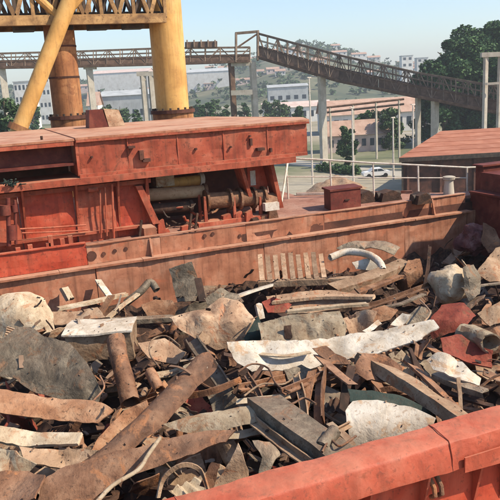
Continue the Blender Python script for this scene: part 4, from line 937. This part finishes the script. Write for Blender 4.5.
sheet('torn_plate', 'tan plate under the dark angle bar', 'plate', [(138,345),(165,338),(186,352),(176,364),(150,360)], -.65, 40, 'pink', amp=.07)
sheet('torn_plate', 'grey torn plate right of the rolled plate tip', 'plate', [(206,392),(222,384),(238,398),(232,412),(214,412)], -.6, 45, 'grey', amp=.06)
beam('tube', 'orange stub tube below the tan plate in left middle', 'tube', [(150,372,-.5),(160,390,-.62)], .17, 'pipe', 'orange', t=.02)
# ---- centre
e = empty('grating', oz(298, 290, -.75))
def up2(px, py, z): return oz(px, py, z)
bq0, bq1 = oz(258, 284, -.52), oz(372, 279, -.52)
dent(sweep([bq0, bq0.lerp(bq1, .5), bq1], .17, .13, 'box', 0, .015, .1, 5, 12), .0, 1).build('bottom_rail', M['tan'], e)
hb = (bq1-bq0).normalized()
for k in range(9):
    a = bq0+hb*(.10+.172*k)+UP*.04; t_ = oz(261+7.9*k, 257-.25*k+rnd.uniform(-1, 1), 0); 
    y = YC-.10; t_ = oy(260+7.6*k, 257-.3*k+rnd.uniform(-1.2, 1.2), y-.55)
    sweep([a, a.lerp(t_, .5)+Vector((0,.01,0)), t_], .11, .10, 'plate', R(0), .012, .15, k, 6).build('slat', M['tan'], e)
tag(e, 'tan slatted grating leaning against the far hold wall', 'grating'); FEAT.append((298, 272, e))
beam('plank', 'pale plank end left of the slatted grating', 'plank', [(233,298,-.48),(252,291,-.45),(272,285,-.42)], .20, 'plate', 'white', t=.05, roll=15)
sheet('slab', 'long dusty slab below the slatted grating', 'slab', [(266,297),(300,292),(335,290),(374,297),(366,306),(330,310),(298,314),(272,309)], -.5, 28, 'pink', amp=.02, thick=.06, fold=.2)
beam('board', 'long straight board on the dusty slab below the grating', 'board', [(272,302,-.42),(320,297,-.4),(374,297,-.42)], .16, 'box', 'tan', t=.06, amp=.01)
beam('board', 'lower straight board at the front of the dusty slab', 'board', [(286,312,-.45),(330,307,-.42),(368,304,-.42)], .13, 'box', 'pale', t=.05, amp=.01)
sheet('red_flap', 'dark red flap at the left end of the long dusty slab', 'plate', [(262,302),(274,296),(292,304),(286,312),(268,312)], -.46, 45, 'red', amp=.05)
sheet('box_side', 'pale tan crushed box under the long dusty slab', 'box', [(258,322),(290,315),(340,311),(347,326),(344,342),(300,346),(264,349)], -.42, 62, 'pale', amp=.05, crease=.05, fold=.4)
beam('post', 'short white post at the left of the crushed box', 'post', [(258,304,-.4),(261,318,-.66)], .13, 'box', 'white', t=.1)
sheet('opening_shade', 'dark sheet standing for the shaded opening left of the crushed box', 'plate', [(238,346),(258,314),(263,326),(258,346),(246,350)], -.55, 62, 'green', amp=.03)  # dark green sheet in place of a shaded opening
sheet('brown_block', 'small dark block in the front of the crushed box', 'block', [(284,326),(291,325),(292,338),(285,339)], -.42, 70, 'dark', amp=.02, seg=.05)
ls = sheet('long_sheet', 'long chalky white sheet stretched across the middle of the scrap', 'sheet', [(228,353),(262,347),(300,346),(345,338),(400,330),(432,327),(438,336),(412,350),(372,361),(332,364),(292,374),(252,377),(234,367)], -.3, 30, 'white', bulge=.05, amp=.05, crease=.03, seed=31, fold=.25, rag=.03)
beam('strip', 'narrow cream strip lying on the lower edge of the white sheet', 'strip', [(240,350,-.2),(280,356,-.2),(310,352,-.2)], .09, 'plate', 'pale', t=.02)
sheet('torn_plate', 'brown torn plate lying over the white sheet', 'plate', [(312,352),(326,349),(345,360),(350,368),(332,366)], -.16, 40, 'brown', amp=.04)
sheet('torn_plate', 'grey green scrap under the middle of the white sheet', 'plate', [(284,370),(302,364),(312,370),(304,380),(288,380)], -.35, 50, 'grey', amp=.05)
beam('hood_pipe', 'white arched pipe end near the far wall right of the grating', 'pipe', [(330,258,-.28),(346,252,-.2),(366,254,-.2),(379,262,-.3),(383,270,-.42)], .17, 'pipe', 'white', t=.02, amp=.03)
sheet('torn_plate', 'white flap under the white arched pipe', 'plate', [(352,262),(368,258),(380,262),(378,270),(356,269)], -.42, 60, 'white', amp=.04, seg=.07)
beam('channel_bar', 'tan channel bar below the white arched pipe', 'channel bar', [(334,289,-.55),(368,279,-.5),(404,264,-.42)], .30, 'channel', 'tan', t=.03, amp=.025, roll=-15)
beam('channel_bar', 'brown flat bar parallel to the tan channel bar', 'flat bar', [(340,300,-.7),(370,288,-.62),(400,276,-.58)], .22, 'box', 'brown', t=.07, amp=.02)
sheet('dark_cowl', 'dark olive cowl against the far wall behind the white arched pipe', 'cowl', [(336,248),(356,240),(384,240),(400,248),(394,256),(370,250),(350,253)], -.3, 45, 'grey', bulge=.12, amp=.04)
sheet('torn_plate', 'upright orange plate left of the grey lump', 'plate', [(404,270),(410,258),(422,257),(424,280),(410,287)], -.45, 65, 'orange', amp=.05)
beam('strut', 'dark strut behind the upright orange plate', 'strut', [(424,290,-.8),(428,268,-.45),(430,246,-.15)], .07, 'angle', 'dark', t=.015)
lump('crushed_tank', 'large pale grey crumpled tank near the right end', 'tank', 451, 284, -.42, .47, .42, .40, 'pale', 3, .22)
sheet('crushed_flap', 'grey greenish flap folded on the right of the crumpled tank', 'plate', [(462,268),(474,264),(482,276),(480,294),(468,302),(464,288)], -.25, 55, 'grey', amp=.06, crease=.05)
lump('crumpled_bundle', 'plum coloured crumpled bundle in the shaded right corner', 'bundle', 471, 238, -.35, .36, .34, .36, 'plum', 8, .5)
sheet('torn_plate', 'brown plate beside the plum bundle', 'plate', [(484,222),(496,228),(504,246),(490,252),(482,240)], -.25, 60, 'brown', amp=.06)
sheet('slanted_plate', 'tan slanted plate at the right edge above the crumpled tank', 'plate', [(474,276),(486,260),(496,247),(516,240),(516,286),(488,286)], -.3, 40, 'tan', amp=.05)
beam('flat_bar', 'grey flat bar at the right edge under the slanted plate', 'flat bar', [(462,288,-.35),(485,285,-.35),(516,281,-.35)], .08, 'plate', 'grey', t=.03)
sheet('red_plate', 'dark red plate below the crumpled tank', 'plate', [(428,322),(444,300),(466,300),(477,314),(462,330),(434,336)], -.35, 48, 'red', amp=.05, bulge=.06)
beam('drum', 'beige rounded drum right of the dark red plate', 'drum', [(462,332,-.4),(476,336,-.4),(490,344,-.4)], .34, 'pipe', 'pale', t=.03, amp=.06, rag=.2)
beam('angle_bar', 'thin bar pile left of the crumpled tank, uppermost bar', 'bar', [(352,310,-.55),(388,300,-.5),(432,284,-.42)], .09, 'angle', 'brown', t=.02)
beam('angle_bar', 'grey bar below the thin bar pile', 'bar', [(378,308,-.6),(400,304,-.55),(424,294,-.5)], .11, 'plate', 'grey', t=.03)
sheet('torn_plate', 'olive grey plate left of the dark red plate', 'plate', [(404,318),(420,306),(432,310),(430,324),(412,330)], -.45, 50, 'grey', amp=.05)
sheet('torn_plate', 'white chip above the right end of the white sheet', 'plate', [(390,326),(402,314),(410,316),(402,328)], -.4, 45, 'white', amp=.03, seg=.07)
sheet('torn_plate', 'white chip near the middle of the white sheet, above it', 'plate', [(362,332),(378,320),(382,324),(368,334)], -.42, 45, 'white', amp=.03, seg=.07)
sheet('torn_plate', 'tan crumpled plate above the middle of the white sheet', 'plate', [(340,322),(356,312),(376,316),(370,332),(350,336)], -.5, 48, 'pink', amp=.07, crease=.06)
sheet('torn_plate', 'orange plate between tan channel bar and white sheet', 'plate', [(366,312),(384,304),(398,310),(390,320),(374,322)], -.55, 45, 'orange', amp=.06)
sheet('torn_plate', 'rust red plate at right between white sheet and white crumpled sheet', 'plate', [(438,344),(460,338),(492,352),(490,372),(462,362),(442,356)], -.55, 40, 'red', amp=.06)
sheet('torn_plate', 'brown plate at the right edge beside the beige drum', 'plate', [(490,330),(516,318),(516,350),(494,352)], -.45, 45, 'brown', amp=.06)
sheet('torn_plate', 'dusty plate at the right edge above the beige drum', 'plate', [(478,312),(500,302),(516,306),(516,318),(490,326)], -.45, 40, 'tan', amp=.05)
# ---- lower right
beam('box_beam', 'thick tan box beam running down to the near coaming at right', 'beam', [(362,358,-.22),(410,386,-.28),(466,424,-.36)], .26, 'box', 'tan', t=.16, amp=.04, roll=18)
sheet('torn_plate', 'crumpled brown mass at the head of the thick box beam', 'plate', [(352,372),(362,356),(384,356),(404,368),(392,384),(366,384)], -.26, 42, 'brown', amp=.09, crease=.09)
beam('flat_bar', 'narrow brown bar right of the thick box beam', 'flat bar', [(408,362,-.25),(434,386,-.3),(458,410,-.36)], .13, 'plate', 'brown', t=.04, roll=20)
sheet('green_band', 'dark green curved band above the cream tank near the coaming', 'band', [(348,388),(372,390),(400,396),(430,411),(436,420),(424,422),(392,408),(350,402)], -.3, 52, 'green', bulge=.05, amp=.02)
sheet('cream_tank', 'cream rounded tank side against the near coaming', 'tank', [(344,414),(352,403),(376,402),(408,410),(432,422),(428,434),(388,446),(350,456)], -.42, 50, 'white', bulge=.20, amp=.02, fold=.1)
sheet('white_crumple', 'white crumpled sheet at right above the near coaming', 'sheet', [(426,360),(438,354),(448,358),(462,362),(470,372),(482,378),(478,388),(458,382),(432,371)], -.2, 45, 'white', amp=.08, crease=.1, seg=.08)
beam('channel_bar', 'dark grey channel under the white crumpled sheet', 'channel bar', [(436,376,-.34),(462,386,-.34),(486,394,-.34)], .16, 'channel', 'grey', t=.02)
beam('flat_bar', 'dark bar below the white crumpled sheet', 'flat bar', [(446,392,-.45),(470,400,-.45),(492,406,-.45)], .10, 'plate', 'dark', t=.03)
beam('flat_bar', 'dark upright bar left of the white crumpled sheet', 'flat bar', [(410,350,-.05),(416,364,-.25),(424,380,-.45)], .12, 'plate', 'dark', t=.03)
beam('post', 'thin upright rod right of the thick box beam end', 'rod', [(458,378,-.15),(460,396,-.3),(461,416,-.45)], .05, 'box', 'tan', t=.05)
beam('channel_plate', 'grey brown channel plate sloping down right, bottom centre', 'channel plate', [(262,404,-.28),(300,432,-.34),(344,464,-.42)], .46, 'channel', 'grey', t=.03, amp=.02, roll=8)
beam('angle_bar', 'thin edge bar along the left side of the channel plate', 'angle bar', [(248,416,-.32),(285,446,-.36),(318,470,-.42)], .10, 'angle', 'tan', t=.02)
sheet('torn_plate', 'grey torn plate left of the channel plate at bottom', 'plate', [(252,438),(270,440),(282,452),(270,470),(258,474),(262,456)], -.4, 45, 'grey', amp=.06)
beam('stub_pipe', 'dark grey pipe stub on the channel plate', 'pipe', [(334,432,-.25),(322,448,-.3)], .17, 'pipe', 'grey', t=.025)
for i, (pa, pb, w_, mt, lb) in enumerate([((296,376,-.2),(306,424,-.5),.10,'tan','tan slat standing in the dark gap, leftmost'), ((312,372,-.15),(304,412,-.5),.12,'orange','orange slat standing in the dark gap'), ((322,368,-.15),(318,420,-.5),.14,'brown','brown slat standing in the dark gap, rightmost of three'),
     ((352,366,-.15),(342,414,-.5),.13,'dark','dark slat right of the standing slats'), ((282,392,-.25),(330,372,-.2),.08,'brown','thin brown bar crossing the standing slats'), ((330,424,-.3),(352,444,-.38),.10,'pink','pinkish bar left of the cream tank'),
     ((326,438,-.35),(350,424,-.3),.07,'tan','short tan bar crossing left of the cream tank'), ((318,356,-.12),(352,384,-.2),.16,'brown','brown bar leaning over the dark gap'), ((240,388,-.3),(286,378,-.3),.09,'orange','orange bar at the left of the dark gap'), ((236,402,-.35),(290,396,-.35),.08,'pale','pale bar left of the dark gap'), ((246,374,-.2),(262,400,-.4),.07,'brown','thin brown bar slanting below the white sheet'), ((262,366,-.15),(246,386,-.3),.06,'dark','thin dark bar at the left end of the white sheet')]):
    beam('slat', lb, 'slat', [pa, ((pa[0]+pb[0])/2+rnd.uniform(-2,2), (pa[1]+pb[1])/2, (pa[2]+pb[2])/2), pb], w_, 'plate' if i % 2 else 'angle', mt, t=.02, roll=rnd.uniform(-40,40))
for i, (pts_, lb) in enumerate([([(238,372),(252,364),(268,368),(276,384),(290,392)], 'thin looped rod below the left end of the white sheet'), ([(244,396),(262,384),(284,384),(300,372)], 'thin rod bowed under the white sheet'), ([(272,398),(290,404),(304,398),(316,404)], 'thin wavy rod in the middle of the tangle'), ([(160,368),(150,354),(152,340),(166,336),(180,346)], 'thin hooked rod in the left middle'), ([(356,436),(340,446),(330,440),(322,452)], 'thin hooked rod left of the cream tank'), ([(420,300),(430,312),(424,322)], 'short hooked rod left of the dark red plate'), ([(92,402),(104,388),(100,376)], 'pale hooked rod right of the grey tank shell')]):
    beam('rod', lb, 'rod', [(a, b, -.25+.03*(k % 2)) for k, (a, b) in enumerate(pts_)], .028, 'pipe', 'tan' if i % 2 else 'brown', t=.006, amp=.0, rag=0)

# ---- filler pieces: individual smaller scrap between and below the prominent ones
COLN = {'brown': 'rust brown', 'orange': 'orange rusty', 'dark': 'dark rusty', 'grey': 'grey weathered', 'tan': 'dusty tan', 'pink': 'pinkish', 'pale': 'pale', 'red': 'dull red'}
def proto_bar(seed, prof, L_, w_, bend=.05):
    r_ = random.Random(seed); return sweep([Vector((-L_/2,0,0)), Vector((-L_*.1, r_.uniform(-bend,bend), r_.uniform(-bend,bend))), Vector((L_*.2, r_.uniform(-bend,bend), r_.uniform(-bend,bend))), Vector((L_/2, 0, 0))], w_, .02, prof, 0, .03, .3, seed, 10)
def thicken(bm, t_):
    bm.normal_update(); idx = {v: i for i, v in enumerate(bm.verts)}; mb = MB(); n0 = len(bm.verts)
    mb.v = [v.co.copy() for v in bm.verts]+[v.co-v.normal*t_ for v in bm.verts]; fs = [tuple(idx[v] for v in f.verts) for f in bm.faces]
    mb.f = fs+[tuple(n0+i for i in f[::-1]) for f in fs]+[(idx[l.link_loop_next.vert], idx[l.vert], n0+idx[l.vert], n0+idx[l.link_loop_next.vert]) for e_ in bm.edges if len(e_.link_faces) == 1 for l in e_.link_loops]
    bm.free(); return mb
def proto_sheet(seed, L_, W_):
    """flame-cut plate: straight edges, a clipped or torn corner, one or two folds"""
    r_ = random.Random(seed); bm = bmesh.new(); P = []
    cs = [(-1,-1), (1,-1), (1,1), (-1,1)]; cut = r_.randrange(4)
    for k, (x, y) in enumerate(cs):
        x *= L_/2*r_.uniform(.8, 1.05); y *= W_/2*r_.uniform(.8, 1.05)
        if k == cut:
            f = r_.uniform(.3, .7); px_, py_ = cs[k-1][0]*L_/2, cs[k-1][1]*W_/2; qx, qy = cs[(k+1)%4][0]*L_/2, cs[(k+1)%4][1]*W_/2
            P += [(x+(px_-x)*f, y+(py_-y)*f), (x+(px_-x)*f*.4+(qx-x)*f*.5, y+(py_-y)*f*.5+(qy-y)*f*.4), (x+(qx-x)*f, y+(qy-y)*f)]
        else: P.append((x, y))
    f = bm.faces.new([bm.verts.new((x, y, 0)) for x, y in P]); bmesh.ops.triangulate(bm, faces=[f])
    for _ in range(5):
        le = [e_ for e_ in bm.edges if e_.calc_length() > .11]
        if not le: break
        bmesh.ops.subdivide_edges(bm, edges=le, cuts=1); bmesh.ops.triangulate(bm, faces=bm.faces[:])
    kx = r_.uniform(-.25, .25); g = r_.uniform(0, 6.28); fa = r_.choice((0, -.6, .6, .9)); fb = r_.choice((0, 0, .5, -.5)); g2 = r_.uniform(0, 6.28); lip = r_.choice((0, 1, 1))
    for v in bm.verts:
        x, y = v.co.x, v.co.y; z = .05*noise.noise(v.co*2.4+Vector((seed,0,0)))+kx*x*x*.8
        z += fa*max(0, x*math.cos(g)+y*math.sin(g)-.05)+fb*max(0, x*math.cos(g2)+y*math.sin(g2)-.08)
        if lip and y > W_*.36: z += (y-W_*.36)*2.2
        v.co.z += z
    return thicken(bm, .022)
def proto_corr(seed, L_, W_):
    mb = MB(); nx, ny = 40, 6
    bm = bmesh.new(); g = [[bm.verts.new(((i/nx-.5)*L_, (j/ny-.5)*W_, .028*math.sin(i*.95)+.25*((j/ny-.5)*W_)**2+.05*noise.noise(Vector((i*.1, j*.4, seed))))) for i in range(nx+1)] for j in range(ny+1)]
    for j in range(ny):
        for i in range(nx): bm.faces.new((g[j][i], g[j][i+1], g[j+1][i+1], g[j+1][i]))
    return thicken(bm, .008)
def proto_disc(rad, hole, h):
    mb = MB(); n = 20
    for z in (0, h):
        for r_ in (rad, hole):
            for k in range(n): mb.v.append(Vector((math.cos(6.2832*k/n)*r_, math.sin(6.2832*k/n)*r_, z)))
    for k in range(n):
        q = (k+1) % n; mb.f += [(k, q, n+q, n+k)[::-1], (2*n+k, 2*n+q, 3*n+q, 3*n+k), (k, q, 2*n+q, 2*n+k), (n+k, 3*n+k, 3*n+q, n+q)]
    for k in range(6):
        g = k*math.pi/3; mb.tube([Vector((math.cos(g)*(rad+hole)/2, math.sin(g)*(rad+hole)/2, -.02)), Vector((math.cos(g)*(rad+hole)/2, math.sin(g)*(rad+hole)/2, h+.03))], .025, 6)
    return mb
def proto_ribbed(L_, W_):
    mb = MB(); mb.box(-L_/2, L_/2, -W_/2, W_/2, 0, .018)
    for k in range(5): x = -L_/2+L_*(k+.5)/5; mb.box(x-.012, x+.012, -W_/2+.01, W_/2-.01, .0185, .075)
    mb.box(-L_/2, L_/2, W_/2+.001, W_/2+.02, -.02, .10); return dent2(mb)
def proto_gusset(a):
    mb = MB(); mb.box(-a/2, a/2, -a*.3, a*.3, 0, .022); mb.prism([(-a/2, -.011, .023), (a/2, -.011, .023), (-a/2+.06, -.011, a*.8), (-a/2, -.011, a*.8)], (0, .022, 0)); return mb
def proto_drum(r_, L_):
    mb = sweep([Vector((-L_/2,0,0)), Vector((0,0,.02)), Vector((L_/2,0,0))], r_*2, .02, 'pipe', 0, .12, .1, 5, 12, 0, .7); return mb
def dent2(mb):
    for v in mb.v: v += n3(v*2, 4)*.03
    return mb
PR = []
for i, (prof, L_, w_) in enumerate([('plate', .8, .14), ('angle', .9, .10), ('channel', .8, .18), ('pipe', .7, .12), ('half', .6, .24), ('ibeam', .8, .16), ('plate', 1.1, .08), ('pipe', .9, .06), ('box', .5, .16), ('plate', .6, .22)]):
    PR.append((proto_bar(100+i, prof, L_, w_), {'plate': 'flat strip', 'angle': 'angle bar', 'channel': 'channel piece', 'pipe': 'pipe piece', 'half': 'split pipe', 'ibeam': 'beam stub', 'box': 'short block'}[prof], prof in ('pipe', 'half')))
for i in range(8): PR.append((proto_sheet(200+i, rnd.uniform(.5, .95), rnd.uniform(.3, .6)), 'cut plate', True))
PR += [(proto_corr(3, .9, .5), 'corrugated sheet', True), (proto_disc(.2, .1, .05), 'flange disc', False), (proto_ribbed(.8, .45), 'ribbed panel', False), (proto_gusset(.4), 'gusset bracket', False), (proto_drum(.2, .55), 'crushed drum', True), (proto_ribbed(.5, .3), 'ribbed panel', False)]
MESH = {}
for k, (mb, nm, sm) in enumerate(PR):
    for mt in COLN: MESH[k, mt] = None
import re as _re
def short(lb):
    if len(lb.split()) <= 7: return lb
    return _re.split(r',| (?:with|at|under|across|below|between|near|low|rising|lying|leaning|standing|hanging|curving|along|propped|right|left|crossing|behind|beside|curling|on|above|in|against|stretched|running|sloping|folded|parallel|over|slanting|filling)\b', lb)[0].strip()
def nearest(px, py, j=0):
    b = sorted(FEAT, key=lambda f: (f[0]-px)**2+((f[1]-py)*1.3)**2)[j]; dx, dy = px-b[0], py-b[1]
    rel = ('right of' if dx > 0 else 'left of') if abs(dx) > abs(dy) else ('in front of' if dy > 0 else 'behind')
    return rel, short(b[2]['label'])
occ = []; used = {}
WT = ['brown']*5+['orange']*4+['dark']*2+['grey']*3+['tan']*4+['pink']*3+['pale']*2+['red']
NF = 0; tries = 0
ns_fine = MB()
while NF < 470 and tries < 9000:
    tries += 1
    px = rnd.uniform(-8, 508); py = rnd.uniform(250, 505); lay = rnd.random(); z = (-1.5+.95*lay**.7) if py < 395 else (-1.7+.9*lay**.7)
    p = oz(px, py, z)
    if not (YN+.45 < p.y < YC-.35 and p.x < XE-.5): continue
    q = proj(Vector((p.x, YN, 0)))
    if any((p-o).length < .17 for o in occ): continue
    if lay > .5 and any(abs(f[0]-px) < 26 and abs(f[1]-py) < 12 for f in FEAT): continue
    occ.append(p); k = rnd.randrange(len(PR)); mt = rnd.choice(WT) if lay > .45 else rnd.choice(('dark', 'dark', 'dark', 'brown', 'brown', 'grey')); mb, nm, sm = PR[k]  # lower pieces get darker materials so the gaps look shaded
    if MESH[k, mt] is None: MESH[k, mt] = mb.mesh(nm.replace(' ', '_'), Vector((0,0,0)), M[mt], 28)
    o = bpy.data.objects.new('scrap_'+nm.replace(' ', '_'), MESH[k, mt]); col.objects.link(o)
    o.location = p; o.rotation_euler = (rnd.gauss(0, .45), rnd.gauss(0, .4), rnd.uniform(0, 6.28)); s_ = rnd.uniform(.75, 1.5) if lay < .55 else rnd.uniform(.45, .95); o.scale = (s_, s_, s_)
    sz = 'small' if s_ < .9 else 'large' if s_ > 1.2 else 'middling'
    for j_ in range(12):                                   # nearest landmark first; the next one where that label is taken
        rel, core = nearest(px, py, j_); lab = f'{sz} {COLN[mt]} {nm} {rel} the {core}'
        if lab not in used: break
    used[lab] = 1
    tag(o, lab, nm.split()[-1] if nm.split()[-1] not in ('piece',) else nm.split()[0], f'loose {COLN[mt]} scrap in the hold'); NF += 1
# countless chips: on the bed, and lodged on top of the pieces
bpy.context.view_layer.update(); dg = bpy.context.evaluated_depsgraph_get()
for i in range(5200):
    x = rnd.uniform(-2.5, XE-.2); y = rnd.uniform(YN+.15, YC-.1)
    ok, loc, nrm, *_ = sc.ray_cast(dg, Vector((x, y, .6)), Vector((0, 0, -1)))
    if not ok or loc.z < -2.5 or nrm.z < .35 or loc.z > -.02: continue
    on_top = loc.z > -1.2
    if on_top and rnd.random() < .7: continue
    l = rnd.uniform(.004, .015) if on_top else rnd.uniform(.03, .16)
    a = Vector((rnd.gauss(0,1), rnd.gauss(0,1), 0)); a = (a-nrm*a.dot(nrm)).normalized(); a = (a+nrm*rnd.gauss(0, .15)).normalized()
    p = loc+nrm*rnd.uniform(.004, .02); ns_fine.bar(p-a*l, p+a*l, l*rnd.uniform(.4, 1.1), rnd.uniform(.006, .02), nrm+Vector((rnd.gauss(0,.4), rnd.gauss(0,.4), 0)))
# tangle of bent strips and torn slivers, lodged in the gaps
tg = MB()
for i in range(2600):
    x = rnd.uniform(-2.5, XE-.4); y = rnd.uniform(YN+.3, YC-.2)
    ok, loc, nrm, *_ = sc.ray_cast(dg, Vector((x, y, .6)), Vector((0, 0, -1)))
    if not ok or loc.z < -2.5 or loc.z > -.02: continue
    if loc.z > -.62 and rnd.random() < .93: continue
    big = rnd.random() < .35; l = rnd.uniform(.18, .42) if big else rnd.uniform(.06, .2); wd = rnd.uniform(.02, .09); th = rnd.uniform(.006, .014)
    a = Vector((rnd.gauss(0,1), rnd.gauss(0,1), rnd.gauss(.25,.45))).normalized(); q0 = loc+Vector((0, 0, .02)); upn = Vector((rnd.gauss(0,1), rnd.gauss(0,1), rnd.gauss(0,1))); b_ = len(tg.v)
    side = a.cross(upn).normalized(); nn = side.cross(a).normalized(); cv = rnd.uniform(-.9, .9); seg_ = 3; jag = [rnd.uniform(.55, 1.15) for _ in range(4)]
    for k in range(seg_+1):
        t_ = k/seg_; c_k = q0+a*(l*t_)+nn*(cv*l*(t_*t_-.3*t_)); hw = side*wd*.5*jag[k]; tn = nn*th
        tg.v += [c_k-hw, c_k+hw, c_k+hw+tn, c_k-hw+tn]
    for k in range(seg_):
        o_ = b_+4*k; tg.f += [(o_, o_+1, o_+5, o_+4), (o_+1, o_+2, o_+6, o_+5), (o_+2, o_+3, o_+7, o_+6), (o_+3, o_, o_+4, o_+7)]
    tg.f += [(b_+3, b_+2, b_+1, b_), (b_+12, b_+13, b_+14, b_+15)]
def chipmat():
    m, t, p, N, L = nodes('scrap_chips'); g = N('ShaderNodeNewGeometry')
    r = ramp(t, [(0, (.03,.016,.011)), (.35, (.10,.048,.028)), (.65, (.21,.11,.062)), (.88, (.33,.21,.135)), (1, (.55,.46,.36))]); L(g.outputs['Random Per Island'], r.inputs[0])  # rust tones, darkened to deepen the shade between pieces
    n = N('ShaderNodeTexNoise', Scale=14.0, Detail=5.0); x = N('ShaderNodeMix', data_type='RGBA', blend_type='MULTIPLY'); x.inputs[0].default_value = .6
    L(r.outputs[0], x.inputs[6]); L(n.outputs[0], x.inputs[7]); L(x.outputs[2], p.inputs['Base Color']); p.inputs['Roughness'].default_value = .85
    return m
cm = chipmat()
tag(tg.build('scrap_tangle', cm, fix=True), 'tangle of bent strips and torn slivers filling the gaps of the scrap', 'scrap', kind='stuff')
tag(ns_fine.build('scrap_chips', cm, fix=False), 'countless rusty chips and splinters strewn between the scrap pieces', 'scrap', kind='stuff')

# ------------------------------------------------------------------ haze over the yard and hills
hz = MB(); hz.box(-1200, 1800, -40, 1900, GZ-8, 75)
ho = hz.build('haze', None); hm = bpy.data.materials.new('haze_air'); hm.use_nodes = True; t = hm.node_tree; t.nodes.clear()
pv = t.nodes.new('ShaderNodeVolumePrincipled'); pv.inputs['Density'].default_value = .00042; pv.inputs['Color'].default_value = (.86, .91, .97, 1); pv.inputs['Anisotropy'].default_value = .2
ou = t.nodes.new('ShaderNodeOutputMaterial'); t.links.new(pv.outputs[0], ou.inputs['Volume']); ho.data.materials.append(hm)
tag(ho, 'pale haze', 'haze', kind='stuff')
